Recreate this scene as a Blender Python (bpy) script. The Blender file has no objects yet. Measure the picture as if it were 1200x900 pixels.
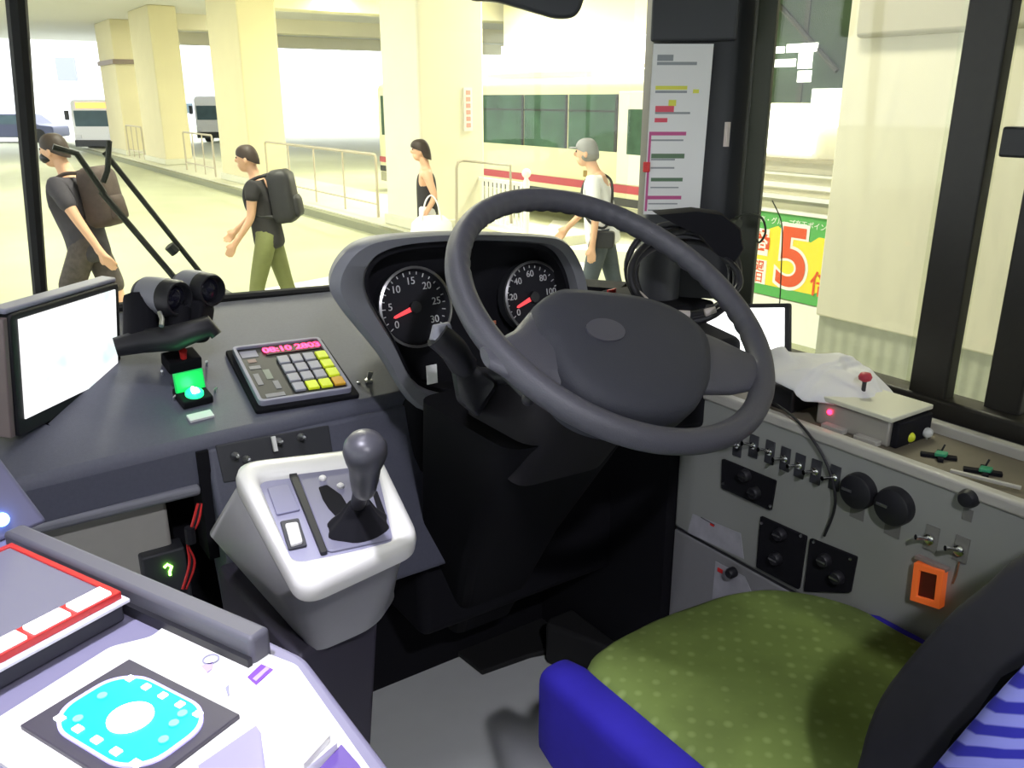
import bpy, bmesh, math, random
from mathutils import Vector, Matrix, Euler
random.seed(7)
V = Vector
PI = math.pi
R = math.radians
SC = bpy.context.scene
COL = SC.collection

# ------------------------------------------------------------------ camera
FPX, YAW, PIT, CAMZ = 1000.0, R(34.3), R(18.5), 2.0
_fh = V((math.sin(YAW), math.cos(YAW), 0)); CR = V((math.cos(YAW), -math.sin(YAW), 0))
CF = (_fh * math.cos(PIT) - V((0, 0, 1)) * math.sin(PIT)); CU = CR.cross(CF)
CC = V((0, 0, CAMZ))
cam_d = bpy.data.cameras.new('camera'); cam = bpy.data.objects.new('camera', cam_d); COL.objects.link(cam)
cam_d.sensor_width = 36; cam_d.lens = 36 * FPX / 1200; cam_d.clip_start = 0.02; cam_d.clip_end = 500
cam.matrix_world = Matrix(((CR.x, CU.x, -CF.x, CC.x), (CR.y, CU.y, -CF.y, CC.y), (CR.z, CU.z, -CF.z, CC.z), (0, 0, 0, 1)))
SC.camera = cam

def ray(px, py): return CF * FPX + CR * (px - 600) - CU * (py - 450)
def at(px, py, X=None, Y=None, z=None, d=None, P=None, N=None):
    r = ray(px, py)
    if X is not None: t = X / r.x
    elif Y is not None: t = Y / r.y
    elif z is not None: t = (z - CAMZ) / r.z
    elif P is not None: t = (V(P) - CC).dot(V(N)) / r.dot(V(N))
    else: t = d / r.length
    return CC + r * t
def quad(pts, d):
    """corners of the real parallelogram seen at four image corners; first corner at distance d"""
    r = [ray(*p).normalized() for p in pts]
    # t0 r0 - t1 r1 + t2 r2 - t3 r3 = 0, t0 = d
    M = Matrix(((r[1].x, -r[2].x, r[3].x), (r[1].y, -r[2].y, r[3].y), (r[1].z, -r[2].z, r[3].z)))
    s = M.inverted() @ (r[0] * d)
    return [CC + r[0] * d, CC + r[1] * s[0], CC + r[2] * s[1], CC + r[3] * s[2]]

class Fr:
    def __init__(s, o, x=(1, 0, 0), y=(0, 1, 0), z=None):
        s.o = V(o); s.x = V(x).normalized()
        s.z = (s.x.cross(V(y)).normalized() if z is None else V(z).normalized())
        s.y = s.z.cross(s.x).normalized(); s.x = s.y.cross(s.z).normalized()
    def p(s, u, v=0, w=0): return s.o + s.x * u + s.y * v + s.z * w
    def loc(s, P): d = V(P) - s.o; return (d.dot(s.x), d.dot(s.y), d.dot(s.z))
    def at(s, o): return Fr(s.p(*o), s.x, s.y)
    def rz(s, a):
        c, n = math.cos(a), math.sin(a); return Fr(s.o, s.x * c + s.y * n, s.y * c - s.x * n)
W = Fr((0, 0, 0))
def qfr(q):   # frame from parallelogram TL,TR,BR,BL : x right, y up, z towards viewer
    c = (q[0] + q[1] + q[2] + q[3]) / 4
    f = Fr(c, (q[1] - q[0]) + (q[2] - q[3]), (q[0] - q[3]) + (q[1] - q[2]))
    f.w = ((q[1] - q[0]).length + (q[2] - q[3]).length) / 2; f.h = ((q[0] - q[3]).length + (q[1] - q[2]).length) / 2
    return f

# ------------------------------------------------------------------ materials
MATS = {}
def mat(name, col, rough=0.6, metal=0.0, emis=None, es=0.0, noise=0.0, nscale=60, spec=0.5, bump=0.0, bscale=300, trans=0.0):
    if name in MATS: return MATS[name]
    m = bpy.data.materials.new(name); m.use_nodes = True; MATS[name] = m
    nt = m.node_tree; b = nt.nodes['Principled BSDF']
    b.inputs['Base Color'].default_value = (*col, 1); b.inputs['Roughness'].default_value = rough
    b.inputs['Metallic'].default_value = metal; b.inputs['Specular IOR Level'].default_value = spec
    if emis: b.inputs['Emission Color'].default_value = (*emis, 1); b.inputs['Emission Strength'].default_value = es
    tc = nt.nodes.new('ShaderNodeTexCoord')
    if noise:
        n = nt.nodes.new('ShaderNodeTexNoise'); n.inputs['Scale'].default_value = nscale; n.inputs['Detail'].default_value = 5
        nt.links.new(tc.outputs['Object'], n.inputs['Vector'])
        mp = nt.nodes.new('ShaderNodeMapRange'); mp.inputs[3].default_value = 1 - noise; mp.inputs[4].default_value = 1 + noise
        nt.links.new(n.outputs['Fac'], mp.inputs[0])
        mx = nt.nodes.new('ShaderNodeVectorMath'); mx.operation = 'SCALE'; mx.inputs[0].default_value = col
        nt.links.new(mp.outputs[0], mx.inputs['Scale']); nt.links.new(mx.outputs[0], b.inputs['Base Color'])
    if bump:
        n2 = nt.nodes.new('ShaderNodeTexNoise'); n2.inputs['Scale'].default_value = bscale
        nt.links.new(tc.outputs['Object'], n2.inputs['Vector'])
        bp = nt.nodes.new('ShaderNodeBump'); bp.inputs['Strength'].default_value = bump; bp.inputs['Distance'].default_value = 0.002
        nt.links.new(n2.outputs['Fac'], bp.inputs['Height']); nt.links.new(bp.outputs[0], b.inputs['Normal'])
    return m
def glass(name, tint=(1, 1, 1), gloss=0.06, smear=0.0):
    if name in MATS: return MATS[name]
    m = bpy.data.materials.new(name); m.use_nodes = True; MATS[name] = m; nt = m.node_tree
    for n in list(nt.nodes):
        if n.type != 'OUTPUT_MATERIAL': nt.nodes.remove(n)
    out = [n for n in nt.nodes if n.type == 'OUTPUT_MATERIAL'][0]
    t = nt.nodes.new('ShaderNodeBsdfTransparent'); t.inputs[0].default_value = (*tint, 1)
    g = nt.nodes.new('ShaderNodeBsdfGlossy'); g.inputs['Roughness'].default_value = 0.03
    mx = nt.nodes.new('ShaderNodeMixShader'); mx.inputs[0].default_value = gloss
    nt.links.new(t.outputs[0], mx.inputs[1]); nt.links.new(g.outputs[0], mx.inputs[2])
    last = mx
    if smear:
        d = nt.nodes.new('ShaderNodeBsdfDiffuse'); d.inputs[0].default_value = (0.8, 0.8, 0.75, 1)
        tc = nt.nodes.new('ShaderNodeTexCoord'); mpg = nt.nodes.new('ShaderNodeMapping'); mpg.inputs['Scale'].default_value = (1, 6, 1.2)
        n = nt.nodes.new('ShaderNodeTexNoise'); n.inputs['Scale'].default_value = 3; n.inputs['Detail'].default_value = 6; n.inputs['Distortion'].default_value = 1.2
        nt.links.new(tc.outputs['Object'], mpg.inputs[0]); nt.links.new(mpg.outputs[0], n.inputs['Vector'])
        mr = nt.nodes.new('ShaderNodeMapRange'); mr.inputs[1].default_value = .45; mr.inputs[2].default_value = .8; mr.inputs[3].default_value = 0; mr.inputs[4].default_value = smear
        nt.links.new(n.outputs['Fac'], mr.inputs[0])
        m2 = nt.nodes.new('ShaderNodeMixShader'); nt.links.new(mr.outputs[0], m2.inputs[0])
        nt.links.new(mx.outputs[0], m2.inputs[1]); nt.links.new(d.outputs[0], m2.inputs[2]); last = m2
    nt.links.new(last.outputs[0], out.inputs[0])
    return m

# ------------------------------------------------------------------ mesh helpers (all in world coordinates through frames)
def box(bm, f, u, v, w):
    vs = [bm.verts.new(f.p(a, b, c)) for c in w for b in v for a in u]
    for q in ((0, 2, 3, 1), (4, 5, 7, 6), (0, 1, 5, 4), (2, 6, 7, 3), (0, 4, 6, 2), (1, 3, 7, 5)):
        bm.faces.new([vs[i] for i in q])
def prism(bm, f, poly, w0, w1, cap=True):
    a = [bm.verts.new(f.p(u, v, w0)) for u, v in poly]; b = [bm.verts.new(f.p(u, v, w1)) for u, v in poly]
    n = len(poly)
    for i in range(n): bm.faces.new((a[i], a[(i + 1) % n], b[(i + 1) % n], b[i]))
    if cap: bm.faces.new(a[::-1]); bm.faces.new(b)
def loft(bm, rings, cap=True, closed=True):
    rs = [[bm.verts.new(p) for p in r] for r in rings]; n = len(rs[0])
    for k in range(len(rs) - 1):
        for i in range(n if closed else n - 1):
            bm.faces.new((rs[k][i], rs[k][(i + 1) % n], rs[k + 1][(i + 1) % n], rs[k + 1][i]))
    if cap and closed: bm.faces.new(rs[0][::-1]); bm.faces.new(rs[-1])
    return rs
def ringprism(bm, f, outer, inner, w0, w1):
    """frame between two polygons with the same number of points"""
    n = len(outer); L = []
    for pl, w in ((outer, w0), (outer, w1), (inner, w1), (inner, w0)): L.append([bm.verts.new(f.p(a, b, w)) for a, b in pl])
    for k in range(4):
        A, B = L[k], L[(k + 1) % 4]
        for i in range(n): bm.faces.new((A[i], A[(i + 1) % n], B[(i + 1) % n], B[i]))
def rpoly(pts, r, n=5):
    out = []; N = len(pts)
    for i in range(N):
        p0, p, p1 = V((*pts[i - 1], 0)), V((*pts[i], 0)), V((*pts[(i + 1) % N], 0))
        rr = r[i] if isinstance(r, (list, tuple)) else r
        a, b = p0 - p, p1 - p
        t = min(rr, a.length * .48, b.length * .48)
        a = p + a.normalized() * t; b = p + b.normalized() * t
        for k in range(n + 1):
            s = k / n; q = a * (1 - s) ** 2 + p * 2 * s * (1 - s) + b * s * s; out.append((q.x, q.y))
    return out
def circ(r, n=32, c=(0, 0), rv=None): return [(c[0] + r * math.cos(2 * PI * k / n), c[1] + (rv or r) * math.sin(2 * PI * k / n)) for k in range(n)]
def tube(bm, pts, r, n=10, cap=True, closed=False):
    pts = [V(p) for p in pts]; m = len(pts); rings = []; prev = None
    for i, p in enumerate(pts):
        if closed: t = pts[(i + 1) % m] - pts[i - 1]
        else: t = pts[min(i + 1, m - 1)] - pts[max(i - 1, 0)]
        t.normalize()
        if prev is None:
            a = V((0, 0, 1)) if abs(t.z) < .9 else V((1, 0, 0)); x = t.cross(a).normalized()
        else: x = (prev - t * prev.dot(t)).normalized()
        prev = x; y = t.cross(x); rr = r[i] if isinstance(r, (list, tuple)) else r
        rings.append([p + x * rr * math.cos(2 * PI * k / n) + y * rr * math.sin(2 * PI * k / n) for k in range(n)])
    if closed:
        rs = [[bm.verts.new(p) for p in q] for q in rings]
        # close with best rotational match
        off = min(range(n), key=lambda o: (rings[-1][0] - rings[0][o]).length)
        for k in range(m):
            A = rs[k]; B = rs[(k + 1) % m]; o = off if k == m - 1 else 0
            for i in range(n): bm.faces.new((A[i], A[(i + 1) % n], B[(i + 1 + o) % n], B[(i + o) % n]))
    else: loft(bm, rings, cap)
def lathe(bm, f, prof, n=32):
    """profile [(r, w)] around f.z"""
    loft(bm, [[f.p(max(r, 1e-5) * math.cos(2 * PI * k / n), max(r, 1e-5) * math.sin(2 * PI * k / n), w) for k in range(n)] for r, w in prof])
def rlathe(bm, f, prof, n=48):
    loft(bm, [[f.p(r * math.cos(2 * PI * k / n), r * math.sin(2 * PI * k / n), w) for k in range(n)] for r, w in prof], cap=False)
def ell(bm, c, rx, ry, rz, f=W, nu=20, nv=12):
    loft(bm, [[c + f.x * rx * math.sin(PI * j / nv) * math.cos(2 * PI * k / nu) + f.y * ry * math.sin(PI * j / nv) * math.sin(2 * PI * k / nu) - f.z * rz * math.cos(PI * j / nv) for k in range(nu)]
              for j in [0.02] + list(range(1, nv)) + [nv - .02]])
def spline(pts, n=8):
    pts = [V(p) for p in pts]; out = []
    for i in range(len(pts) - 1):
        p0, p1, p2, p3 = pts[max(i - 1, 0)], pts[i], pts[i + 1], pts[min(i + 2, len(pts) - 1)]
        for k in range(n):
            t = k / n; out.append(.5 * ((2 * p1) + (p2 - p0) * t + (2 * p0 - 5 * p1 + 4 * p2 - p3) * t * t + (3 * p1 - p0 - 3 * p2 + p3) * t ** 3))
    out.append(pts[-1]); return out

ORI = {}
def tag(o, label=None, cat=None, group=None, kind=None):
    if label: o['label'] = label
    if cat: o['category'] = cat
    if group: o['group'] = group
    if kind: o['kind'] = kind
    return o
def finish(name, me, m, parent, base, bevel, smooth, seg=3):
    if base is None:
        if parent is not None: base = ORI[parent.name]
        else:
            vs = [v.co for v in me.vertices]
            base = V(((min(v.x for v in vs) + max(v.x for v in vs)) / 2, (min(v.y for v in vs) + max(v.y for v in vs)) / 2, min(v.z for v in vs)))
    me.transform(Matrix.Translation(-base))
    if m: me.materials.append(m)
    if smooth:
        me.shade_smooth(); me.set_sharp_from_angle(angle=R(smooth))
    o = bpy.data.objects.new(name, me); COL.objects.link(o); ORI[o.name] = V(base)
    if parent is not None:
        o.parent = parent; o.location = V(base) - ORI[parent.name]
    else: o.location = base
    if bevel:
        b = o.modifiers.new('bevel', 'BEVEL'); b.width = bevel; b.segments = seg; b.limit_method = 'ANGLE'; b.angle_limit = R(35)
        b.harden_normals = False
    return o
def obj(name, bm, m, parent=None, bevel=0, smooth=40, base=None, seg=3):
    bmesh.ops.recalc_face_normals(bm, faces=bm.faces)
    me = bpy.data.meshes.new(name); bm.to_mesh(me); bm.free()
    return finish(name, me, m, parent, base, bevel, smooth, seg)
def B(): return bmesh.new()
def bx(name, f, u, v, w, m, parent=None, bevel=0, **k):
    b = B(); box(b, f, u, v, w); return obj(name, b, m, parent, bevel, **k)
def root(name, loc, label, cat, group=None):
    e = bpy.data.objects.new(name, None); e.location = loc; e.empty_display_size = .05; COL.objects.link(e); ORI[e.name] = V(loc)
    return tag(e, label, cat, group)
def struct(name, b, m, bevel=0, **k): return tag(obj(name, b, m, None, bevel, **k), kind='structure')
def dup(r, delta, label=None, rot=None):
    def cp(o, par):
        c = o.copy(); COL.objects.link(c)
        if par is not None: c.parent = par
        ORI[c.name] = ORI[o.name] + V(delta)
        for ch in [x for x in ORD if x.parent == o]: cp(ch, c)
        return c
    ORD = list(COL.objects)
    c = cp(r, None); c.location = r.location + V(delta)
    if rot: c.rotation_euler.z = rot
    if label: c['label'] = label
    return c
def text(name, s, f, size, m, parent=None, depth=0.0006, align='CENTER', base=None, bold=0):
    cu = bpy.data.curves.new(name, 'FONT'); cu.body = s; cu.size = size; cu.extrude = depth; cu.align_x = align; cu.align_y = 'CENTER'; cu.offset = bold
    to = bpy.data.objects.new(name, cu); COL.objects.link(to)
    dg = bpy.context.evaluated_depsgraph_get(); dg.update()
    me = bpy.data.meshes.new_from_object(to.evaluated_get(dg)); bpy.data.objects.remove(to); bpy.data.curves.remove(cu)
    me.name = name
    me.transform(Matrix(((f.x.x, f.y.x, f.z.x, f.o.x), (f.x.y, f.y.y, f.z.y, f.o.y), (f.x.z, f.y.z, f.z.z, f.o.z), (0, 0, 0, 1))))
    return finish(name, me, m, parent, base, 0, 0)
def fpoly(f, pix, P=None):
    """image outline -> (u,v) in the plane of frame f"""
    out = []
    for p in pix:
        q = at(p[0], p[1], P=f.o, N=f.z); u, v, w = f.loc(q); out.append((u, v))
    return out

# palette
m_dash = mat('dash_plastic', (.105, .11, .15), .55, noise=.12, nscale=200, bump=.25, bscale=900)
m_dash2 = mat('pale_dash_plastic', (.22, .225, .26), .5, bump=.2, bscale=900)
m_black = mat('black_plastic', (.012, .012, .016), .5)
m_blackm = mat('black_matte', (.008, .008, .011), .85, spec=.2)
m_blackr = mat('black_rubber', (.015, .015, .015), .7, noise=.2)
m_wheel = mat('steering_wheel_vinyl', (.07, .07, .085), .5, bump=.25, bscale=700)
m_hub = mat('hub_pad_vinyl', (.034, .036, .048), .7, bump=.3, bscale=900)
m_white = mat('white_plastic', (.82, .82, .76), .35)
m_body = mat('grey_console_plastic', (.42, .42, .42), .5, noise=.04)
m_lav = mat('lavender_grey_plastic', (.30, .30, .40), .5)
m_panel = mat('grey_panel_paint', (.30, .31, .29), .5, noise=.06, nscale=8)
m_panel2 = mat('beige_panel_paint', (.45, .44, .40), .5, noise=.05)
m_chrome = mat('chrome', (.8, .8, .8), .2, 1)
m_steel = mat('brushed_steel', (.6, .6, .62), .35, 1)
m_paper = mat('white_paper', (.82, .82, .82), .7)
m_dark = mat('dark_grey_plastic', (.04, .042, .05), .55)
m_red = mat('red_plastic', (.7, .03, .03), .45)
m_frame = mat('window_frame_black', (.02, .018, .015), .5, noise=.2)
m_olive = mat('olive_black_rubber', (.04, .045, .03), .6)
m_conc = mat('painted_concrete', (.76, .72, .56), .75, noise=.05, nscale=2.5, bump=.1, bscale=60)
m_conc2 = mat('far_painted_concrete', (.66, .60, .38), .75, noise=.06, nscale=2)
m_road = mat('road_surface', (.46, .48, .33), .6, noise=.12, nscale=1.2)
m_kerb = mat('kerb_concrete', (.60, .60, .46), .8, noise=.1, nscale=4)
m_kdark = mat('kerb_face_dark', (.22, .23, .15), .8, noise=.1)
m_rail = mat('rail_paint', (.45, .40, .30), .5)
m_wpaint = mat('white_paint', (.9, .9, .87), .45)
m_skin = mat('skin', (.75, .44, .28), .55, noise=.06, nscale=20)
m_hair = mat('dark_brown_hair', (.035, .022, .016), .6, noise=.3, nscale=80)
m_led = lambda n, c, s: mat(n, c, .4, emis=c, es=s)
LAMP_W = 285.0
FARE_W = 85.0
CAB_W = 13.0
FILL_W = 84.0
WORLD_S = 4.0
EXPO = 0.12
# ================================================================== THE PLACE OUTSIDE
def gslab(name, x0, x1, y0, y1, z0, z1, m, kind='structure'):
    b = B(); box(b, W, (x0, x1), (y0, y1), (z0, z1)); o = obj(name, b, m); 
    if kind: o['kind'] = kind
    return o
gslab('floor', -60, 60, -20, 130, -.2, 0, m_road)                 # roadway
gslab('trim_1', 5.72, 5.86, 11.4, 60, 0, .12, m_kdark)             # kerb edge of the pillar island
gslab('trim_2', 5.86, 7.9, 9.6, 60, 0, .14, m_kerb)               # island pavement
m_ceil = mat('terminal_ceiling_paint', (.80, .79, .82), .8, noise=.04, nscale=.6)
gslab('ceiling', -16, 30, -14, 46, 4.5, 4.8, m_ceil)
# ceiling beams
for i, y in enumerate((13.5, 21.5, 29.5, 37.5)):
    gslab('trim_%d' % (i + 3), 7.2, 30, y, y + .7, 4.05, 4.5, m_conc)
# concrete pillars on the island
pil = [((6.0, at(568, 200, Y=11.1).x), (11.1, 12.25), 'broad cream concrete pillar nearest the dashboard, behind the woman in black'),
       ((6.2, at(334, 150, Y=19.4).x), (19.4, 21.6), 'cream concrete pillar behind the pedestrian in olive trousers'),
       ((6.2, at(222, 150, Y=27.2).x), (27.2, 29.8), 'cream concrete pillar between the two thinner-looking ones on the left'),
       ((6.2, 7.6), (32.7, 35.4), 'farthest cream concrete pillar, with a brown band round it')]
for i, (a, b_, l) in enumerate(pil):
    rt = root('concrete_pillar', (sum(a) / 2, sum(b_) / 2, .14), l, 'pillar', 'concrete pillars along the island')
    bx('shaft', W, a, b_, (.14, 4.5), m_conc if i == 0 else m_conc2, rt, .04)
    bx('plinth', W, (a[0] - .04, a[1] + .04), (b_[0] - .04, b_[1] + .04), (.14, .30), m_kerb, rt, .02)
    if i == 3: bx('band', W, (a[0] - .06, a[1] + .06), (b_[0] - .06, b_[1] + .06), (3.1, 3.25), mat('brown_band', (.22, .17, .14), .6), rt)
# sign on the nearest pillar
rt = root('pillar_notice', (7.0, 11.07, 1.75), 'narrow vertical red-lettered notice on the broad cream pillar', 'sign')
bx('plate', W, (6.72, 6.86), (11.075, 11.10), (1.55, 2.15), mat('pale_notice', (.85, .80, .75), .5), rt)
for k in range(6): bx('letter_block', W, (6.755, 6.825), (11.068, 11.076), (1.60 + k * .09, 1.66 + k * .09), mat('notice_red', (.75, .35, .30), .5), rt)

# fences ------------------------------------------------------------
def pipe_fence(y0, y1, x, label, n):
    rt = root('pipe_fence', (x, (y0 + y1) / 2, .14), label, 'fence', 'pipe fences on the island')
    zt = 1.14
    b = B(); tube(b, [(x, y0, .14), (x, y0, zt - .06), (x, y0 + .02, zt - .02), (x, y0 + .07, zt), (x, y1 - .07, zt), (x, y1 - .02, zt - .02), (x, y1, zt - .06), (x, y1, .14)], .024, 8)
    obj('frame', b, m_rail, rt)
    b = B(); tube(b, [(x, y0, .35), (x, y1, .35)], .015, 8); obj('lower_rail', b, m_rail, rt)
    for k in range(1, n):
        y = y0 + (y1 - y0) * k / n
        b = B(); tube(b, [(x, y, .14), (x, y, zt)], .017, 8); obj('post', b, m_rail, rt)
    return rt
pipe_fence(13.0, 18.3, 6.2, 'long brown pipe fence between the broad pillar and the next one', 4)
pipe_fence(22.2, 24.9, 6.2, 'short pipe fence left of the pedestrian in olive trousers', 3)
pipe_fence(30.0, 32.3, 6.2, 'farthest short pipe fence, at the banded pillar', 3)
rt = root('pipe_fence', (6.75, 10.42, .14), 'single bent pipe rail in front of the broad cream pillar', 'fence')
pts = [at(535, 268, X=6.2), at(535, 196, X=6.2), at(537, 190, X=6.25), at(543, 188, X=6.35), at(598, 194, X=6.88), at(599, 262, X=6.88)]
b = B(); tube(b, pts, .02, 8); obj('frame', b, m_rail, rt)
# white picket fence
rt = root('picket_fence', (7.0, 10.4, .14), 'low white picket fence with a ball-topped post', 'fence')
a, c = at(560, 207, X=6.98), at(606, 215, X=6.98)
b = B(); zt = a.z; x = 6.98
ya, yc = a.y + .5, 9.95
box(b, W, (x - .02, x + .02), (yc, ya), (zt - .05, zt)); obj('top_rail', b, m_wpaint, rt)
bx('bottom_rail', W, (x - .02, x + .02), (yc, ya), (.2, .25), m_wpaint, rt)
n = 15
for k in range(n):
    y = yc + (ya - yc) * (k + .5) / n
    bx('picket', W, (x - .012, x + .012), (y - .025, y + .025), (.24, zt - .04), m_wpaint, rt, .003)
b = B(); lathe(b, Fr((x, 9.88, .14)), [(.045, 0), (.045, .78), (.03, .80), (.03, .83)], 16); obj('post', b, m_wpaint, rt)
b = B(); ell(b, V((x, 9.88, 1.02)), .065, .065, .065); obj('ball_cap', b, m_wpaint, rt)

# ceiling lamps -----------------------------------------------------
m_tube = mat('lit_fluorescent_diffuser', (1, 1, .95), .5, emis=(1, .98, .88), es=14)
lampspots = [(9.3, 10.3), (9.3, 15.5), (9.3, 22), (9.3, 30), (2.2, 6.5), (2.2, 13), (2.2, 21), (2.2, 31), (-6, 13), (-6, 24), (12.2, 12), (12.2, 19), (2.3, 2.4)]  # last lamp is an addition that brightens the near pillar
lab = ['ceiling lamp straight above the tip of the mirror over the cream bus']
for i, (x, y) in enumerate(lampspots):
    z = 4.5
    near = 'over the cream bus lane' if x > 8 else 'added to brighten the huge near pillar' if y < 4 else ('over the roadway in front of the bus' if x > 0 else 'over the far left lane')
    rt = root('ceiling_lamp', (x, y, z), 'long white fluorescent ceiling lamp %s, %s' % (near, {0: 'nearest', 1: 'second', 2: 'third', 3: 'fourth'}[[j for j, q in enumerate([p for p in lampspots if p[0] == x]) if q == (x, y)][0]]), 'lamp', 'fluorescent lamps under the terminal ceiling')
    bx('housing', W, (x - .22, x + .22), (y - .75, y + .75), (z - .08, z), m_wpaint, rt)
    bx('diffuser', W, (x - .18, x + .18), (y - .7, y + .7), (z - .12, z - .08), m_tube, rt, .01)
    ld = bpy.data.lights.new('lamp_light', 'AREA'); ld.shape = 'RECTANGLE'; ld.size = .4; ld.size_y = 1.5
    ld.energy = LAMP_W * (1.25 if x > 5 else .8) * (.22 if y < 4 else 1); ld.color = (1, .97, .78) if x > -3 else (.93, .93, 1)
    lo = bpy.data.objects.new('lamp_light', ld); COL.objects.link(lo); lo.location = (x, y, z - .14)

# ---------------------------------------------------------------- other buses
m_bcream = mat('bus_cream_paint', (.74, .74, .50), .3, noise=.03, nscale=1)
m_bred = mat('bus_red_stripe', (.45, .05, .08), .35)
m_bwin = mat('bus_window_dark_green', (.05, .11, .075), .45, noise=.75, nscale=2.6, spec=.15)
m_tyre = mat('tyre', (.02, .02, .02), .8)
def side_bus():
    X0, X1, y0, y1 = 8.95, 11.0, 9.0, 18.5
    rt = root('bus', (10, 13, 0), 'cream bus with a red waist stripe and dark sliding windows, broadside', 'bus')
    b = B(); prism(b, Fr((0, 0, 0), (1, 0, 0), (0, 0, 1)), rpoly([(X0, .32), (X1, .32), (X1, 2.32), (X0, 2.32)], [.05, .05, .18, .18]), -y1, -y0); obj('body', b, m_bcream, rt, smooth=50)
    # windows
    px = [(567, 613), (615, 664), (667, 723)]
    for a, c in px:
        A = at(a, 140, X=X0).y; Cc = at(c, 140, X=X0).y
        b = B(); box(b, W, (X0 - .012, X0 + .02), (Cc, A), (1.22, 2.06)); f = obj('window', b, m_bwin, rt)
        bx('window_bar', W, (X0 - .02, X0 - .008), (Cc, A), (1.80, 1.83), m_black, f)
        bx('window_frame', W, (X0 - .02, X0 - .008), (Cc - .03, Cc + .03), (1.22, 2.06), m_black, f)
    for k in range(3):
        bx('window', W, (X0 - .012, X0 + .02), (14.75 + k * 1.25, 15.85 + k * 1.25), (1.22, 2.06), m_bwin, rt)
    # front white door zone and small window
    A, Cc = at(725, 140, X=X0).y, y0
    bx('front_panel', W, (X0 - .015, X0 + .02), (Cc, A), (.75, 2.1), mat('bus_white_paint', (.85, .85, .74), .3), rt, .01)
    A, Cc = at(737, 140, X=X0).y, at(762, 140, X=X0).y
    bx('driver_window', W, (X0 - .03, X0), (Cc - .1, A), (1.2, 1.85), m_bwin, rt, .01)
    bx('red_stripe', W, (X0 - .02, X0 + .02), (y0, y1), (.62, .74), m_bred, rt)
    bx('dark_skirt', W, (X0 - .02, X0 + .02), (y0, y1), (.42, .54), m_dark, rt)
    bx('lower_skirt', W, (X0 - .01, X0 + .02), (y0, y1), (.20, .40), mat('skirt_grey', (.4, .4, .3), .5), rt)
    bx('emblem', W, (X0 - .02, X0), (10.95, 11.05), (.80, .90), mat('emblem_brown', (.3, .2, .05), .5), rt)
    bx('roof_unit', W, (9.3, 10.6), (11, 14.5), (2.30, 2.48), m_bcream, rt, .06)
    for y in (10.4, 16.6):
        for xx in (X0 + .02, X1 - .26):
            b = B(); lathe(b, Fr((xx, y, .42), (0, 1, 0), (0, 0, 1)), [(.18, 0), (.42, 0), (.42, .24), (.18, .24)], 28)
            w = obj('wheel', b, m_tyre, rt)
            b = B(); lathe(b, Fr((xx, y, .42), (0, 1, 0), (0, 0, 1)), [(.05, .02), (.2, .03), (.2, .22), (.05, .22)], 20); obj('wheel_rim', b, m_steel, w)
side_bus()

m_wbus = mat('white_bus_paint', (.85, .85, .90), .35)
m_bglass = mat('far_bus_glass', (.07, .12, .15), .6, noise=.4, nscale=3)
m_orange = mat('orange_display', (.9, .45, .1), .5, emis=(1, .5, .15), es=1.2)
def front_bus(px0, px1, D, h, label, disp=True, L=7.5):
    """bus seen from the front, D = distance along the camera heading"""
    P0 = at(px0, 115, d=1); P1 = at(px1, 115, d=1)
    def lv(px): return _fh * D + CR * (px - 600) / 1055 * D
    a, c = lv(px0), lv(px1)
    mid = (a + c) / 2; ex = (c - a).normalized(); w = (c - a).length / 2
    f = Fr((mid.x, mid.y, 0), ex, (0, 0, 1))       # x right, y up, z towards viewer
    rt = root('bus', (mid.x, mid.y, 0), label, 'bus', 'white buses far off in the daylight')
    b = B(); prism(b, f, rpoly([(-w, .28), (w, .28), (w, h), (-w, h)], [.06, .06, .2, .2]), -L, 0); obj('body', b, m_wbus, rt, .06)
    bx('windscreen', f, (-w * .86, w * .86), (h * .50, h * .80), (-.02, .03), m_bglass, rt, .02)
    if disp: bx('destination_display', f, (-w * .72, w * .72), (h * .84, h * .95), (-.02, .03), m_orange, rt)
    bx('bumper', f, (-w * .98, w * .98), (.22, h * .24), (-.05, .08), m_dark, rt, .03)
    for s in (-1, 1):
        bx('headlamp', f, (s * w * .8 - .12, s * w * .8 + .12), (h * .27, h * .34), (0, .05), mat('lamp_lens', (.8, .8, .85), .2), rt, .01)
        bx('mirror', f, (s * (w + .14) - .07, s * (w + .14) + .07), (h * .62, h * .8), (0, .12), m_dark, rt, .02)
        b = B(); lathe(b, Fr(f.p(s * (w - .16), .38, -1.2), (0, 0, 1), f.z), [(.15, -.12), (.38, -.12), (.38, .12), (.15, .12)], 20); obj('wheel', b, m_tyre, rt)
    bx('side_glass', f, (w - .01, w + .015), (h * .5, h * .8), (-L + .4, -.4), m_bglass, rt)
front_bus(80, 130, 34.5, 1.95, 'white bus with an orange destination display, farthest left under the sky')
front_bus(226, 262, 42, 2.1, 'white bus seen between the two middle pillars', False)
front_bus(160, 176, 55, 2.1, 'white bus peeping out beside the banded pillar', False)
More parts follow.
